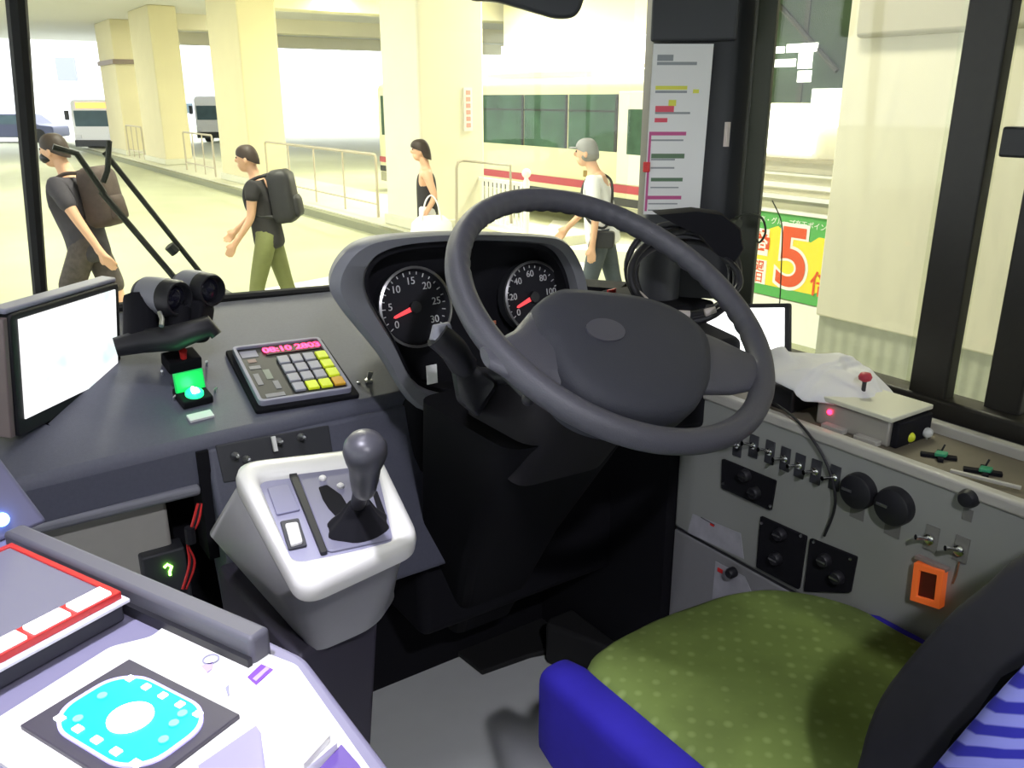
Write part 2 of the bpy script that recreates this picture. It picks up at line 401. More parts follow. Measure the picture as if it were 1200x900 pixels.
# dark car at far left
D = 42; mid = _fh * D + CR * (-592) / 1055 * D
rt = root('car', (mid.x, mid.y, 0), 'dark blue car at the far left edge beside the white bus', 'car')
f = Fr((mid.x, mid.y, 0), CR, (0, 0, 1)); m_car = mat('dark_blue_car_paint', (.06, .07, .14), .3)
b = B(); prism(b, f, rpoly([(-1.9, .25), (1.9, .25), (1.9, .75), (1.2, .82), (.6, 1.3), (-.9, 1.32), (-1.6, .85), (-1.9, .8)], .12), -1.6, 0); obj('body', b, m_car, rt, .05)
b = B(); prism(b, f, rpoly([(-1.3, .85), (.95, .85), (.5, 1.24), (-.8, 1.25)], .05), -1.58, .01); obj('side_glass', b, m_bglass, rt)
for u in (-1.25, 1.2):
    b = B(); lathe(b, f.at((u, .32, -.2)), [(.12, 0), (.32, 0), (.32, .22), (.12, .22)], 20); obj('wheel', b, m_tyre, rt)
# far building block seen in daylight
D = 75
def lv(px, D): return _fh * D + CR * (px - 600) / 1055 * D
m_far = mat('far_white_building', (.9, .9, .95), .7); m_farw = mat('far_window', (.30, .32, .45), .3)
c0 = lv(-60, D); rt = root('building', (c0.x, c0.y, 0), 'bright white building beyond the bus terminal with one grey sign', 'building')
f = Fr((c0.x, c0.y, 0), CR, (0, 0, 1))
bx('wall', f, (0, 32), (0, 9), (-8, 0), m_far, rt)
u = (72 + 60) / 1055 * D
bx('grey_sign', f, (u, u + 1.6), (3.4, 5.2), (0, .15), m_farw, rt)
for k in range(3): bx('window', f, (3.5 + k * 6, 5.5 + k * 6), (.9, 2.0), (0, .1), mat('far_pale_window', (.7, .72, .8), .4), rt)

# station building behind on the right
rt = root('station_building', (11, 6, 0), 'cream station building with dark green glazing and white notices, right of the cream bus', 'building')
X9 = 9.0
bx('wall', W, (X9, 14), (2.0, 7.75), (0, 4.48), m_conc, rt)
g = bx('glazing', W, (X9 - .03, X9 + .01), (4.6, 7.7), (1.95, 3.9), mat('dark_green_glazing', (.055, .085, .05), .6, noise=.6, nscale=1.3, spec=.1), rt)
for y in (5.3, 6.2, 7.0): bx('mullion', W, (X9 - .05, X9 - .028), (y - .03, y + .03), (1.95, 3.9), m_olive, g)
b = B(); tube(b, [(X9 - .06, 7.4, 3.05), (X9 - .06, 6.5, 2.3)], .03, 6); obj('brace', b, m_olive, g)
def bill(name, p0, p1, m, xx=X9 - .06, th=.02, par=rt):
    A = at(*p0, X=xx); Cc = at(*p1, X=xx)
    return bx(name, W, (xx, xx + th), (min(A.y, Cc.y), max(A.y, Cc.y)), (min(A.z, Cc.z), max(A.z, Cc.z)), m, par)
m_lit = mat('lit_white_sign', (1, 1, 1), .5, emis=(1, 1, .97), es=2.2)
bill('lit_notice', (888, 122), (950, 182), m_lit); bill('lit_notice', (952, 104), (998, 150), m_lit, X9 - .1)
rt2 = rt
for p0, p1 in (((905, 55), (918, 62)), ((922, 52), (957, 60)), ((905, 70), (931, 78)), ((936, 62), (950, 80)), ((935, 83), (949, 96))):
    bill('lit_lamp', p0, p1, m_lit, X9 - .09)
for y in (186, 201, 222): bill('ledge', (870, y), (985, y + (7 if y > 190 else 3)), m_wpaint if y > 190 else m_rail, X9 - .16 , .15)
# back wall of the terminal behind the cream bus
b = B(); box(b, W, (14.05, 14.3), (-10, 21), (0, 4.49)); struct('wall_right', b, m_conc)
rt = root('lit_shop_sign', (13.98, 14, 2.9), 'long lit white sign band on the wall above the cream bus roof', 'sign')
for i, (y0, y1) in enumerate(((11.2, 14.0), (14.6, 19.5), (19.9, 20.9))): bx('lit_panel', W, (13.9, 13.98), (y0, y1), (2.75, 3.35), m_lit, rt)

# banner with the big 5 --------------------------------------------
XS = 6.0
sf = Fr((XS, 4.65, .72), (0, -1, 0), (0, 0, 1))      # x to the right in the photo (toward -Y), y up, normal toward bus
rt = root('banner', (XS, 4.65, .36), 'green and yellow banner with a large red 5, beyond the side window', 'banner')
y_l, y_r = 5.22, 4.18
bx('sheet', W, (XS, XS + .015), (y_r, y_l), (.36, 1.075), mat('banner_green', (.10, .42, .10), .6, noise=.03), rt)
pl = [(-.50, -.28), (.52, -.36 + .05), (.52, .22), (.36, .23), (.24, .17), (.12, .235), (-.02, .20), (-.12, .25), (-.3, .20), (-.5, .24)]
b = B(); prism(b, sf, [(u, v) for u, v in [(-.56, -.27), (.30, -.27), (.40, -.20), (.46, -.2), (.46, .20), (.30, .205), (.22, .15), (.10, .245), (.0, .18), (-.12, .25), (-.3, .18), (-.56, .22)]], 0, .004)
obj('yellow_burst', b, mat('banner_yellow', (.95, .72, .05), .6), rt)
mR = mat('banner_red', (.75, .10, .03), .6)
text('white_headline', '楽・グループ楽天ポイント', sf.at((.05, .285, .003)), .062, m_wpaint, rt)
bx('white_box', sf, (-.56, -.20), (-.02, .21), (.004, .008), m_wpaint, rt); bx('white_box', sf, (-.56, -.20), (-.27, -.06), (.004, .008), m_wpaint, rt)
text('red_lettering', '外商', sf.at((-.36, .095, .009)), .19, mR, rt, bold=.004)
text('red_lettering', '木曜週', sf.at((-.37, -.12, .009)), .10, mR, rt, bold=.002); text('red_lettering', '土曜日', sf.at((-.37, -.22, .009)), .10, mR, rt, bold=.002)
text('outline_numeral', '5', sf.at((.06, -.02, .006)), .72, m_wpaint, rt, bold=.035)
text('red_numeral', '5', sf.at((.06, -.02, .010)), .70, mR, rt, bold=.012)
text('red_lettering', '倍', sf.at((.37, -.19, .009)), .22, mR, rt, bold=.002)
bx('white_rail', W, (XS - .03, XS + .03), (y_r - .3, y_l + .6), (1.085, 1.11), m_wpaint, rt)
bx('lower_board', W, (XS, XS + .02), (y_r - .2, y_l + .5), (0, .35), mat('white_board', (.85, .85, .78), .6), rt)
rt = root('hoarding', (6.3, 4.6, 0), 'pale fence boards with white rails behind the red 5 banner', 'fence')
bx('boards', W, (6.25, 6.3), (3.0, 6.2), (0, 1.25), mat('pale_boards', (.62, .58, .42), .7), rt)
for z in (1.17, 1.27): bx('rail', W, (6.2, 6.25), (3.0, 6.2), (z, z + .035), m_wpaint, rt)

# massive pillar right next to the bus
m_tile = mat('ribbed_grey_tile', (.42, .43, .34), .6, noise=.15, nscale=25)
def ribs(m):
    nt = m.node_tree; b = nt.nodes['Principled BSDF']; tc = nt.nodes.new('ShaderNodeTexCoord')
    w = nt.nodes.new('ShaderNodeTexWave'); w.bands_direction = 'Y'; w.inputs['Scale'].default_value = 5; w.inputs['Distortion'].default_value = .6
    nt.links.new(tc.outputs['Object'], w.inputs['Vector']); bp = nt.nodes.new('ShaderNodeBump'); bp.inputs['Strength'].default_value = .35; bp.inputs['Distance'].default_value = .008
    nt.links.new(w.outputs['Color'], bp.inputs['Height']); nt.links.new(bp.outputs[0], b.inputs['Normal'])
ribs(m_tile)
rt = root('concrete_pillar', (4.0, 0, 0), 'huge smooth cream pillar close outside the side window, grey ribbed base', 'pillar')
m_near = mat('near_pillar_paint', (.72, .68, .54), .7, noise=.03, nscale=2)
bx('shaft', W, (3.4, 4.6), (-1.5, 2.44), (1.03, 4.5), m_near, rt, .01)
bx('ribbed_base', W, (3.42, 4.58), (-1.48, 2.43), (0, 1.03), m_tile, rt)
bx('upper_band', W, (3.36, 4.6), (-1.5, 2.38), (2.24, 4.5), mat('near_band_tone', (.45, .42, .33), .7), rt, .02)  # darker band standing slightly proud of the upper shaft

# white road marks
m_line = mat('road_marking', (.85, .85, .8), .6, noise=.08)
for i, (p, q, r_, s) in enumerate([((648, 258), (708, 263), (700, 276), (640, 268)), ((665, 283), (760, 288), (760, 296), (660, 292)), ((660, 305), (700, 310), (700, 320), (670, 318))]):
    P = [at(*k, z=.004) for k in (p, q, r_, s)]
    b = B(); prism(b, W, [(k.x, k.y) for k in P], 0, .006); tag(obj('road_marking', b, m_line), ['wide white road marking left of the man in the white shirt', 'white road line running behind the knees of the man in the white shirt', 'short white road line at the top of the dashboard'][i], 'road marking')
bline = at(400, 335, z=0)
b = B(); prism(b, W, [(k.x, k.y) for k in (at(240, 352, z=0), at(400, 322, z=0), at(400, 331, z=0), at(240, 362, z=0))], 0, .006)
tag(obj('road_marking', b, m_line), 'white road line just above the flat left dashboard', 'road marking')

# ================================================================== PEOPLE
def skin_mesh(verts, edges, rad, rootv=0, sub=2):
    me = bpy.data.meshes.new('tmp'); me.from_pydata([tuple(v) for v in verts], edges, []); o = bpy.data.objects.new('tmp', me); COL.objects.link(o)
    o.modifiers.new('s', 'SKIN'); sv = me.skin_vertices[0].data
    for i, r in enumerate(rad):
        rr = r if isinstance(r, tuple) else (r, r); sv[i].radius = rr; sv[i].use_root = (i == rootv)
    m = o.modifiers.new('sd', 'SUBSURF'); m.levels = sub; m.render_levels = sub
    dg = bpy.context.evaluated_depsgraph_get(); dg.update()
    out = bpy.data.meshes.new_from_object(o.evaluated_get(dg)); bpy.data.objects.remove(o); bpy.data.meshes.remove(me)
    return out
def person(name, loc, az, label, legs, arms, shirt, bottoms, hair, short=False, sleeve=.5, lean=.05, h=1.7, fat=1.0, cap=False, long_hair=False, mask=False, shoe=None, sleeveless=False):
    """local frame: x = person's right, y = forward, z up; az = heading clockwise from +Y"""
    f = Fr(loc, (math.cos(az), -math.sin(az), 0), (math.sin(az), math.cos(az), 0)); k = h / 1.7
    P = lambda x, y, z: f.p(x * k, y * k, z * k)
    rt = root('person', loc, label, 'person')
    def rot(y, z, a): return (y * math.cos(a) + z * math.sin(a), -y * math.sin(a) + z * math.cos(a))
    hipz = .90; J = {}
    # legs
    for s, sd in ((1, 'r'), (-1, 'l')):
        th, kn = legs[sd]
        J['hip' + sd] = (s * .085, 0, hipz - .03)
        ky, kz = rot(0, -.42, -th); kp = (s * .095, ky, hipz - .03 + kz); J['knee' + sd] = kp
        ay, az_ = rot(0, -.41, -(th - kn)); J['ank' + sd] = (s * .095, kp[1] + ay, kp[2] + az_)
        J['toe' + sd] = (s * .11, J['ank' + sd][1] + .16, J['ank' + sd][2] - .04)
    low = min(J['ankr'][2], J['ankl'][2]); dz = .08 - low
    for q in J: J[q] = (J[q][0], J[q][1], J[q][2] + dz)
    hz = hipz + dz
    def T(x, y, z):   # torso point leaned about the hip
        yy, zz = rot(y, z, lean); return (x, yy, hz + zz)
    J['pel'] = (0, 0, hz); J['waist'] = T(0, 0, .16); J['chest'] = T(0, 0, .36); J['neck'] = T(0, 0, .52); J['head'] = T(0, .035, .62)
    for s, sd in ((1, 'r'), (-1, 'l')):
        J['sh' + sd] = T(s * .165 * fat, 0, .455)
        sa, ab, el = arms[sd]
        uy, uz = rot(0, -.28, -(sa)); 
        S = J['sh' + sd]; E_ = (S[0] + s * .28 * math.sin(ab), S[1] + uy, S[2] + uz * math.cos(ab)); J['el' + sd] = E_
        fy, fz = rot(0, -.25, -(sa + el)); J['wr' + sd] = (E_[0] + s * .02, E_[1] + fy, E_[2] + fz)
        d = V((0.0, fy, fz)).normalized(); Wp = V(J['wr' + sd])
        J['pa' + sd] = tuple(Wp + d * .07)
        side = V((0, d.z, -d.y))
        for i in range(4):
            b0 = Wp + d * .085 + side * ((i - 1.5) * .020); L = (.065, .078, .072, .055)[i]
            J['f%d' % i + sd] = (tuple(b0), tuple(b0 + d * L * .5 + V((-s * .006, 0, 0))), tuple(b0 + d * L + V((-s * .022, 0, 0))))
        t0 = Wp + d * .03 - side * .028; J['th' + sd] = (tuple(t0), tuple(t0 + d * .03 - side * .018), tuple(t0 + d * .06 - side * .022))
    vs, ed, ra, ix = [], [], [], {}
    def add(key, p, r, par=None):
        ix[key] = len(vs); vs.append(P(*p)); ra.append((r[0] * k, r[1] * k) if isinstance(r, tuple) else r * k)
        if par: ed.append((ix[par], ix[key]))
    add('pel', J['pel'], .105 * fat); add('waist', J['waist'], .098 * fat, 'pel'); add('chest', J['chest'], .122 * fat, 'waist'); add('neck', J['neck'], .052, 'chest'); add('head', J['head'], .05, 'neck')
    for sd in 'rl':
        add('hip' + sd, J['hip' + sd], .085, 'pel'); mid = tuple((a + b_) / 2 for a, b_ in zip(J['hip' + sd], J['knee' + sd])); add('mt' + sd, mid, .072, 'hip' + sd)
        add('knee' + sd, J['knee' + sd], .052, 'mt' + sd); mc = tuple(a * .65 + b_ * .35 for a, b_ in zip(J['knee' + sd], J['ank' + sd])); add('ca' + sd, mc, .052, 'knee' + sd)
        add('ank' + sd, J['ank' + sd], .035, 'ca' + sd); add('toe' + sd, J['toe' + sd], .03, 'ank' + sd)
        add('sh' + sd, J['sh' + sd], .058, 'chest'); add('el' + sd, J['el' + sd], .038, 'sh' + sd); add('wr' + sd, J['wr' + sd], .025, 'el' + sd); add('pa' + sd, J['pa' + sd], .03, 'wr' + sd)
        for i in range(4):
            q = J['f%d' % i + sd]; add('a%d' % i + sd, q[0], .011, 'pa' + sd); add('b%d' % i + sd, q[1], .009, 'a%d' % i + sd); add('c%d' % i + sd, q[2], .008, 'b%d' % i + sd)
        q = J['th' + sd]; add('ta' + sd, q[0], .012, 'wr' + sd); add('tb' + sd, q[1], .010, 'ta' + sd); add('tc' + sd, q[2], .009, 'tb' + sd)
    bm = B(); me = skin_mesh(vs, ed, ra, 0, 2); bm.from_mesh(me); bpy.data.meshes.remove(me)
    # head
    hc = V(T(0, .045, .68)); hf = Fr(P(*hc), f.x, f.y); K = k
    ell(bm, hf.p(0, 0, .012 * K), .075 * K, .093 * K, .098 * K, hf, 24, 16)
    ell(bm, hf.p(0, .030 * K, -.055 * K), .052 * K, .055 * K, .058 * K, hf, 16, 10)   # jaw
    ell(bm, hf.p(0, .098 * K, -.012 * K), .011 * K, .016 * K, .022 * K, hf, 10, 8)    # nose
    for s in (-1, 1): ell(bm, hf.p(s * .076 * K, -.005 * K, -.008 * K), .010 * K, .020 * K, .032 * K, hf, 10, 8)
    ell(bm, hf.p(0, .083 * K, -.055 * K), .024 * K, .008 * K, .009 * K, hf, 10, 6)    # lips
    tube(bm, [P(*J['neck']), hf.p(0, -.01, -.03)], .05 * K, 12)
    o = obj('body', bm, m_skin, rt, smooth=60)
    rm = o.modifiers.new('rm', 'REMESH'); rm.mode = 'VOXEL'; rm.voxel_size = .0085; rm.use_smooth_shade = True
    for s in (-1, 1):
        b = B(); ell(b, hf.p(s * .03 * K, .083 * K, .012 * K), .013 * K, .008 * K, .008 * K, hf, 10, 6); obj('eye', b, m_blackm, rt)
    # hair
    b = B(); nu, nv = 24, 10; rings = []
    for j in range(nv + 1):
        phi = PI * .5 * j / nv
        ring = []
        for q in range(nu):
            a = 2 * PI * q / nu; back = max(0, -math.sin(a)); front = max(0, math.sin(a))
            drop = (-.028 + .075 * back ** .6 * 1 + (-.0) - .055 * front * -1) if not long_hair else (.085 * back ** .4 + .02 - .06 * front)
            zz = math.sin(phi) * .108 + (1 - math.sin(phi)) * (-(drop if not front else -.035 * front - .0))
            cr = math.cos(phi) if phi > 0.001 else 1.0
            rr = 1.0 if j < 2 else cr ** .8
            puff = .012 if long_hair else 0
            ring.append(hf.p((.082 + puff) * K * math.cos(a) * rr, ((.100 + puff) * math.sin(a) * rr - .006) * K, zz * K + (.012 if j else 0) * K))
        rings.append(ring)
    loft(b, rings); o = obj('hair' if not cap else 'hat', b, hair, rt, smooth=70)
    if cap:
        b = B(); prism(b, hf.at((0, 0, .035)), rpoly([(-.06, .07), (.06, .07), (.05, .15), (-.05, .15)], .03), 0, .008); obj('hat_peak', b, hair, o)
        b = B(); ell(b, hf.p(0, -.02 * K, -.02 * K), .080 * K, .088 * K, .062 * K, hf); obj('grey_hair', b, mat('grey_hair', (.25, .24, .22), .6), rt)
    if mask:
        b = B(); ell(b, hf.p(0, .045 * K, -.048 * K), .062 * K, .066 * K, .045 * K, hf); obj('face_mask', b, m_black, rt)
    # shirt
    vs, ed, ra, ix = [], [], [], {}
    add('low', T(0, 0, -.13), .150 * fat); add('pel', T(0, 0, -.03), .148 * fat, 'low'); add('waist', J['waist'], .138 * fat, 'pel'); add('chest', J['chest'], .142 * fat, 'waist'); add('nk', T(0, 0, .475), .075, 'chest')
    for sd in 'rl':
        if not sleeveless:
            add('sh' + sd, J['sh' + sd], .072, 'chest'); add('el' + sd, tuple(a * (1 - sleeve) + b_ * sleeve for a, b_ in zip(J['sh' + sd], J['el' + sd])), .062, 'sh' + sd)
    me = skin_mesh(vs, ed, ra, 0, 2); me.name = 'shirt'; finish('shirt', me, shirt, rt, None, 0, 60)
    # trousers
    vs, ed, ra, ix = [], [], [], {}
    add('top', (0, 0, hz + .12), .118 * fat); add('pel', (0, 0, hz + .02), .118 * fat, 'top')
    for sd in 'rl':
        add('hip' + sd, J['hip' + sd], .098, 'pel'); mid = tuple((a + b_) / 2 for a, b_ in zip(J['hip' + sd], J['knee' + sd])); add('mt' + sd, mid, .095 if short else .088, 'hip' + sd)
        add('knee' + sd, J['knee' + sd] if not short else tuple(a * .12 + b_ * .88 for a, b_ in zip(J['hip' + sd], J['knee' + sd])), .092 if short else .072, 'mt' + sd)
        if not short:
            add('ank' + sd, tuple(a * .08 + b_ * .92 for a, b_ in zip(J['knee' + sd], J['ank' + sd])), .062, 'knee' + sd)
    me = skin_mesh(vs, ed, ra, 0, 2); me.name = 'shorts' if short else 'trousers'; finish(me.name, me, bottoms, rt, None, 0, 60)
    for sd in 'rl':
        b = B(); A = V(J['ank' + sd]); zz = A.z - .08
        ff = Fr(P(A.x, A.y, zz), f.x, f.y)
        loft(b, [[ff.p(u * s_ * K, (v * s_ + .04) * K, w * K) for u, v in [(.045 * math.cos(t), .135 * math.sin(t)) for t in [2 * PI * q / 16 for q in range(16)]]] for s_, w in ((1, 0), (1.02, .03), (.85, .065), (.45, .10))])
        obj('shoe', b, shoe or m_black, rt, smooth=60)
    return rt, f, T, P, J
def backpack(f, T, P, label, m, w=.15, h=.22, d=.09, zc=.33, yo=-.21):
    c = P(*T(0, yo, zc)); up = (P(*T(0, yo, zc + .1)) - c).normalized()
    bf = Fr(c, f.x, up)     # x right, y up, z = backward
    rt = root('backpack', bf.p(0, -h, 0), label, 'backpack')
    b = B(); loft(b, [[bf.p(u * s, v * s - .01 * (1 - s), q) for u, v in rpoly([(-w, -h), (w, -h), (w * .85, h), (-w * .85, h)], .07)] for s, q in ((.9, -d), (1, -d * .6), (1, d * .5), (.85, d * 1.0), (.5, d * 1.1))]); obj('bag', b, m, rt, smooth=60)
    b = B(); loft(b, [[bf.p(u * s, v * s - .09, q) for u, v in rpoly([(-w * .7, -.09), (w * .7, -.09), (w * .6, .09), (-w * .6, .09)], .04)] for s, q in ((1, d * .9), (1, d * 1.25), (.7, d * 1.45))]); obj('pocket', b, m, rt, smooth=60)
    for s in (-1, 1):
        pts = spline([bf.p(s * .07, h * .85, -d), P(*T(s * .085, -.03, .515)), P(*T(s * .09, .07, .47)), P(*T(s * .10, .112, .36)), P(*T(s * .125, .07, .22)), bf.p(s * .11, -h * .7, -d)], 6)
        b = B(); tube(b, pts, .014, 8); obj('strap', b, m, rt)
    return rt
def ploc(px, depth):
    p = _fh * depth + CR * (px - 600) / 1055 * depth; return (p.x, p.y, 0)
m_blackc = mat('black_cotton', (.03, .028, .03), .85, noise=.25, nscale=30)
m_navy = mat('charcoal_cotton', (.06, .055, .07), .85, noise=.25, nscale=30)
m_shorts = mat('checked_dark_shorts', (.09, .075, .07), .85, noise=.7, nscale=26)
m_olivec = mat('olive_cotton', (.20, .22, .08), .85, noise=.12, nscale=20)
m_whitec = mat('white_cotton', (.85, .85, .85), .8, noise=.03)
m_slate = mat('slate_trousers', (.07, .085, .10), .85, noise=.15)
m_pack = mat('black_nylon', (.02, .02, .022), .6, noise=.2)
left = YAW - PI / 2
a1 = person('p', ploc(76, 6.5), left + .1, 'man in a black T-shirt, dark mask and dark shorts striding left, farthest left', {'r': (-.30, .25), 'l': (.45, .2)}, {'r': (.1, .05, .4), 'l': (-.55, .12, -.05)}, m_navy, m_shorts, m_hair, short=True, sleeve=.75, lean=.14, h=1.79, mask=True, fat=1.05)
backpack(a1[1], a1[2], a1[3], 'dark brown backpack on the man in the dark mask', mat('brown_black_nylon', (.06, .04, .035), .7, noise=.4, nscale=25))
a2 = person('p', ploc(300, 7.35), left, 'person in a black top and olive trousers walking left, bare forearm hanging', {'r': (-.22, .1), 'l': (.28, .12)}, {'r': (.35, .05, .5), 'l': (.12, .05, .5)}, m_blackc, m_olivec, m_hair, sleeve=.5, lean=.12, h=1.63)
backpack(a2[1], a2[2], a2[3], 'black backpack on the person in olive trousers', m_pack)
a3 = person('p', ploc(497, 9.0), left - .1, 'woman in a sleeveless black top with dark bobbed hair before the broad pillar', {'r': (-.1, .1), 'l': (.15, .1)}, {'r': (-.2, .05, .5), 'l': (-.35, .12, .9)}, m_blackc, m_whitec, m_hair, sleeve=.05, lean=.02, h=1.58, long_hair=True, sleeveless=True, fat=.88)
a4 = person('p', ploc(711, 7.3), left + .25, 'older man in a white shirt, pale cap and slate trousers walking left', {'r': (-.25, .15), 'l': (.22, .1)}, {'r': (.35, .1, .4), 'l': (-.18, .18, .25)}, m_whitec, m_slate, mat('pale_cap', (.27, .27, .27), .7), sleeve=.75, lean=.16, h=1.68, cap=True, fat=1.12)
# shoulder bag strap on the older man
b = B(); _, f4, T4, P4, J4 = a4
bag = root('shoulder_bag', P4(*T4(-.22, -.02, .02)), 'dark shoulder bag slung across the man in the white shirt', 'bag')
tube(b, spline([P4(*T4(.09, -.02, .50)), P4(*T4(.0, -.13, .42)), P4(*T4(-.12, -.12, .2)), P4(*T4(-.17, -.05, .06)), P4(*T4(-.15, .08, .14)), P4(*T4(-.04, .13, .33)), P4(*T4(.08, .09, .46)), P4(*T4(.09, -.02, .50))], 6), .011, 8); obj('strap', b, m_black, bag)
bf = Fr(P4(*T4(-.22, -.03, -.03)), f4.y, (0, 0, 1)); b = B(); prism(b, bf, rpoly([(-.10, -.07), (.10, -.07), (.10, .07), (-.10, .07)], .03), -.02, .05); obj('pouch', b, m_black, bag, .01)
# white tote bag of the woman
_, f3, T3, P3, J3 = a3
bf = Fr(P3(-.20, -.04, .75), f3.y, (0, 0, 1)); tt = root('tote_bag', bf.p(0, -.17, 0), 'large white tote bag carried by the woman in the black top', 'bag')
b = B(); loft(b, [[bf.p(u * s, v, w * s2) for u, w in circ(.22, 20, rv=.08)] for s, v, s2 in ((.75, -.2, .7), (1, -.14, 1), (1.0, 0, 1.15), (.92, .10, .9), (.55, .17, .5))]); obj('bag', b, m_whitec, tt, smooth=70)
for s in (-1, 1):
    b = B(); tube(b, spline([bf.p(-.10, .12, s * .05), bf.p(-.06, .30, s * .03), bf.p(.0, .37, 0), bf.p(.06, .30, s * .03), bf.p(.10, .12, s * .05)], 6), .008, 8); obj('handle', b, m_whitec, tt)
# ================================================================== THE BUS WE STAND IN
FZ = .75
# windscreen path in plan
wpath = [(-1.10, 1.50), (-.85, 1.66), (-.4, 1.73), (.155, 1.75), (.7, 1.735), (.98, 1.66), (1.17, 1.54), (1.27, 1.42)]
sp = [(p.x, p.y) for p in spline([V((*p, 0)) for p in wpath], 5)]
def wband(b, z0, z1, t0, t1, f=W):
    n = len(sp); L = []
    for (x, y), k in zip(sp, range(n)):
        a = sp[max(k - 1, 0)]; c = sp[min(k + 1, n - 1)]; d = V((c[0] - a[0], c[1] - a[1], 0)).normalized(); nn = V((-d.y, d.x, 0))
        L.append([V((x, y, z0)) + nn * t0, V((x, y, z1)) + nn * t0, V((x, y, z1)) + nn * t1, V((x, y, z0)) + nn * t1])
    loft(b, L)
b = B(); wband(b, 1.60, 2.52, -.003, .003); struct('window_1', b, glass('windscreen_glass', (.97, .98, .97), .02), smooth=50)
b = B(); wband(b, .45, 1.60, -.03, .05); struct('wall_front', b, m_blackm)
b = B(); wband(b, 2.52, 2.80, -.03, .05); struct('wall_front_upper', b, m_dark)
# centre divider of the windscreen
b = B(); d_a, d_b = at(19, 0, Y=1.735), at(48, 352, Y=1.735); tube(b, [d_a + (d_a - d_b) * ((2.53 - d_a.z) / (d_a.z - d_b.z)), d_a, at(48, 352, Y=1.735)], [.0165, .0165, .012], 8); struct('trim_7', b, m_blackr)
# bus floor, roof, walls
m_floor = mat('pale_bus_floor', (.78, .80, .79), .45, noise=.06, nscale=12)
b = B(); box(b, W, (.22, 1.42), (-.4, 1.75), (FZ - .05, FZ)); struct('floor_cab', b, m_floor)
b = B(); box(b, W, (-1.2, 1.42), (-3.2, 1.6), (.3, .35)); struct('floor_aisle', b, m_floor)
b = B(); box(b, W, (.20, .22), (-.4, 1.55), (.35, FZ)); struct('wall_step', b, m_dark)
m_roofin = mat('bus_ceiling_cream', (.55, .55, .50), .6)
b = B(); box(b, W, (-1.24, 1.46), (-3.2, 1.72), (2.75, 2.80)); struct('ceiling_bus', b, m_roofin)
b = B(); box(b, W, (-1.24, 1.46), (-3.25, -3.2), (.3, 2.8)); struct('wall_back', b, m_roofin)
b = B(); box(b, W, (-1.24, -1.20), (-3.2, 1.48), (.3, 1.15)); box(b, W, (-1.24, -1.20), (-3.2, 1.48), (2.45, 2.8))
for y in (-3.2, -1.4, .1, 1.40): box(b, W, (-1.24, -1.20), (y, y + .08), (1.15, 2.45))
struct('wall_left', b, m_panel2)
b = B(); box(b, W, (-1.222, -1.217), (-3.2, 1.48), (1.15, 2.45)); struct('window_2', b, glass('side_glass_far', (.9, .92, .9), .05))
b = B(); box(b, W, (1.40, 1.46), (-3.2, 1.44), (.3, 1.475)); box(b, W, (1.40, 1.46), (-3.2, 1.44), (2.45, 2.8)); box(b, W, (1.40, 1.46), (-3.2, -.2), (1.475, 2.45)); struct('wall_side', b, m_frame)

# side window ------------------------------------------------------
b = B(); box(b, W, (1.378, 1.382), (.70, 1.20), (1.50, 2.45)); struct('window_3', b, glass('side_glass_front', (.97, .98, .94), .022, .04))
b = B(); box(b, W, (1.398, 1.402), (-.2, .80), (1.50, 2.45)); struct('window_4', b, glass('side_glass_rear', (.95, .96, .92), .02, .05))
b = B(); prism(b, W, [(1.370, 1.139), (1.40, 1.158), (1.40, 1.204), (1.370, 1.184)], 1.46, 2.45); struct('trim_8', b, m_olive, .004)
b = B(); box(b, W, (1.36, 1.39), (.706, .772), (1.5, 2.45)); struct('trim_9', b, m_frame, .004)
b = B(); box(b, W, (1.385, 1.41), (.598, .655), (1.5, 2.45)); struct('trim_10', b, m_frame, .004)
b = B(); box(b, W, (1.355, 1.41), (-.2, 1.20), (1.462, 1.52)); struct('trim_11', b, m_frame, .006)
b = B(); box(b, W, (1.30, 1.36), (-.2, 1.10), (1.44, 1.487)); struct('trim_12', b, mat('sill_grey', (.16, .155, .16), .6, noise=.1), .008)
b = B(); box(b, W, (1.20, 1.335), (1.20, 1.42), (1.44, 1.60)); struct('trim_13', b, m_blackm, .01)
# latch on the rear pane
A, Cc = at(1180, 148, X=1.375), at(1200, 185, X=1.375)
bl = bx('window_latch', W, (1.362, 1.385), (Cc.y - .05, A.y), (Cc.z, A.z), m_black, None, .004)
tag(bl, 'square black latch on the rear side window pane, right edge of the photo', 'latch')

# A pillar ----------------------------------------------------------
b = B(); prism(b, W, rpoly([(1.245, 1.33), (1.335, 1.455), (1.45, 1.43), (1.45, 1.212), (1.345, 1.212)], .012), 1.60, 2.75); struct('trim_14', b, m_dark)
# quarter glass between pillar and front post
b = B(); box(b, W, (1.40, 1.404), (1.19, 1.24), (1.5, 2.45)); struct('window_5', b, glass('quarter_glass', (.96, .97, .95), .02))
# pillar's dark upper cover
b = B(); pf = Fr((1.24, 1.327, 0), V((1.345 - 1.245, 1.212 - 1.33, 0)), (0, 0, 1))
b = B(); box(b, pf, (-.004, .158), (at(768, 50, P=pf.o, N=pf.z).z, 2.7), (0, .025)); struct('trim_15', b, m_dark, .006)

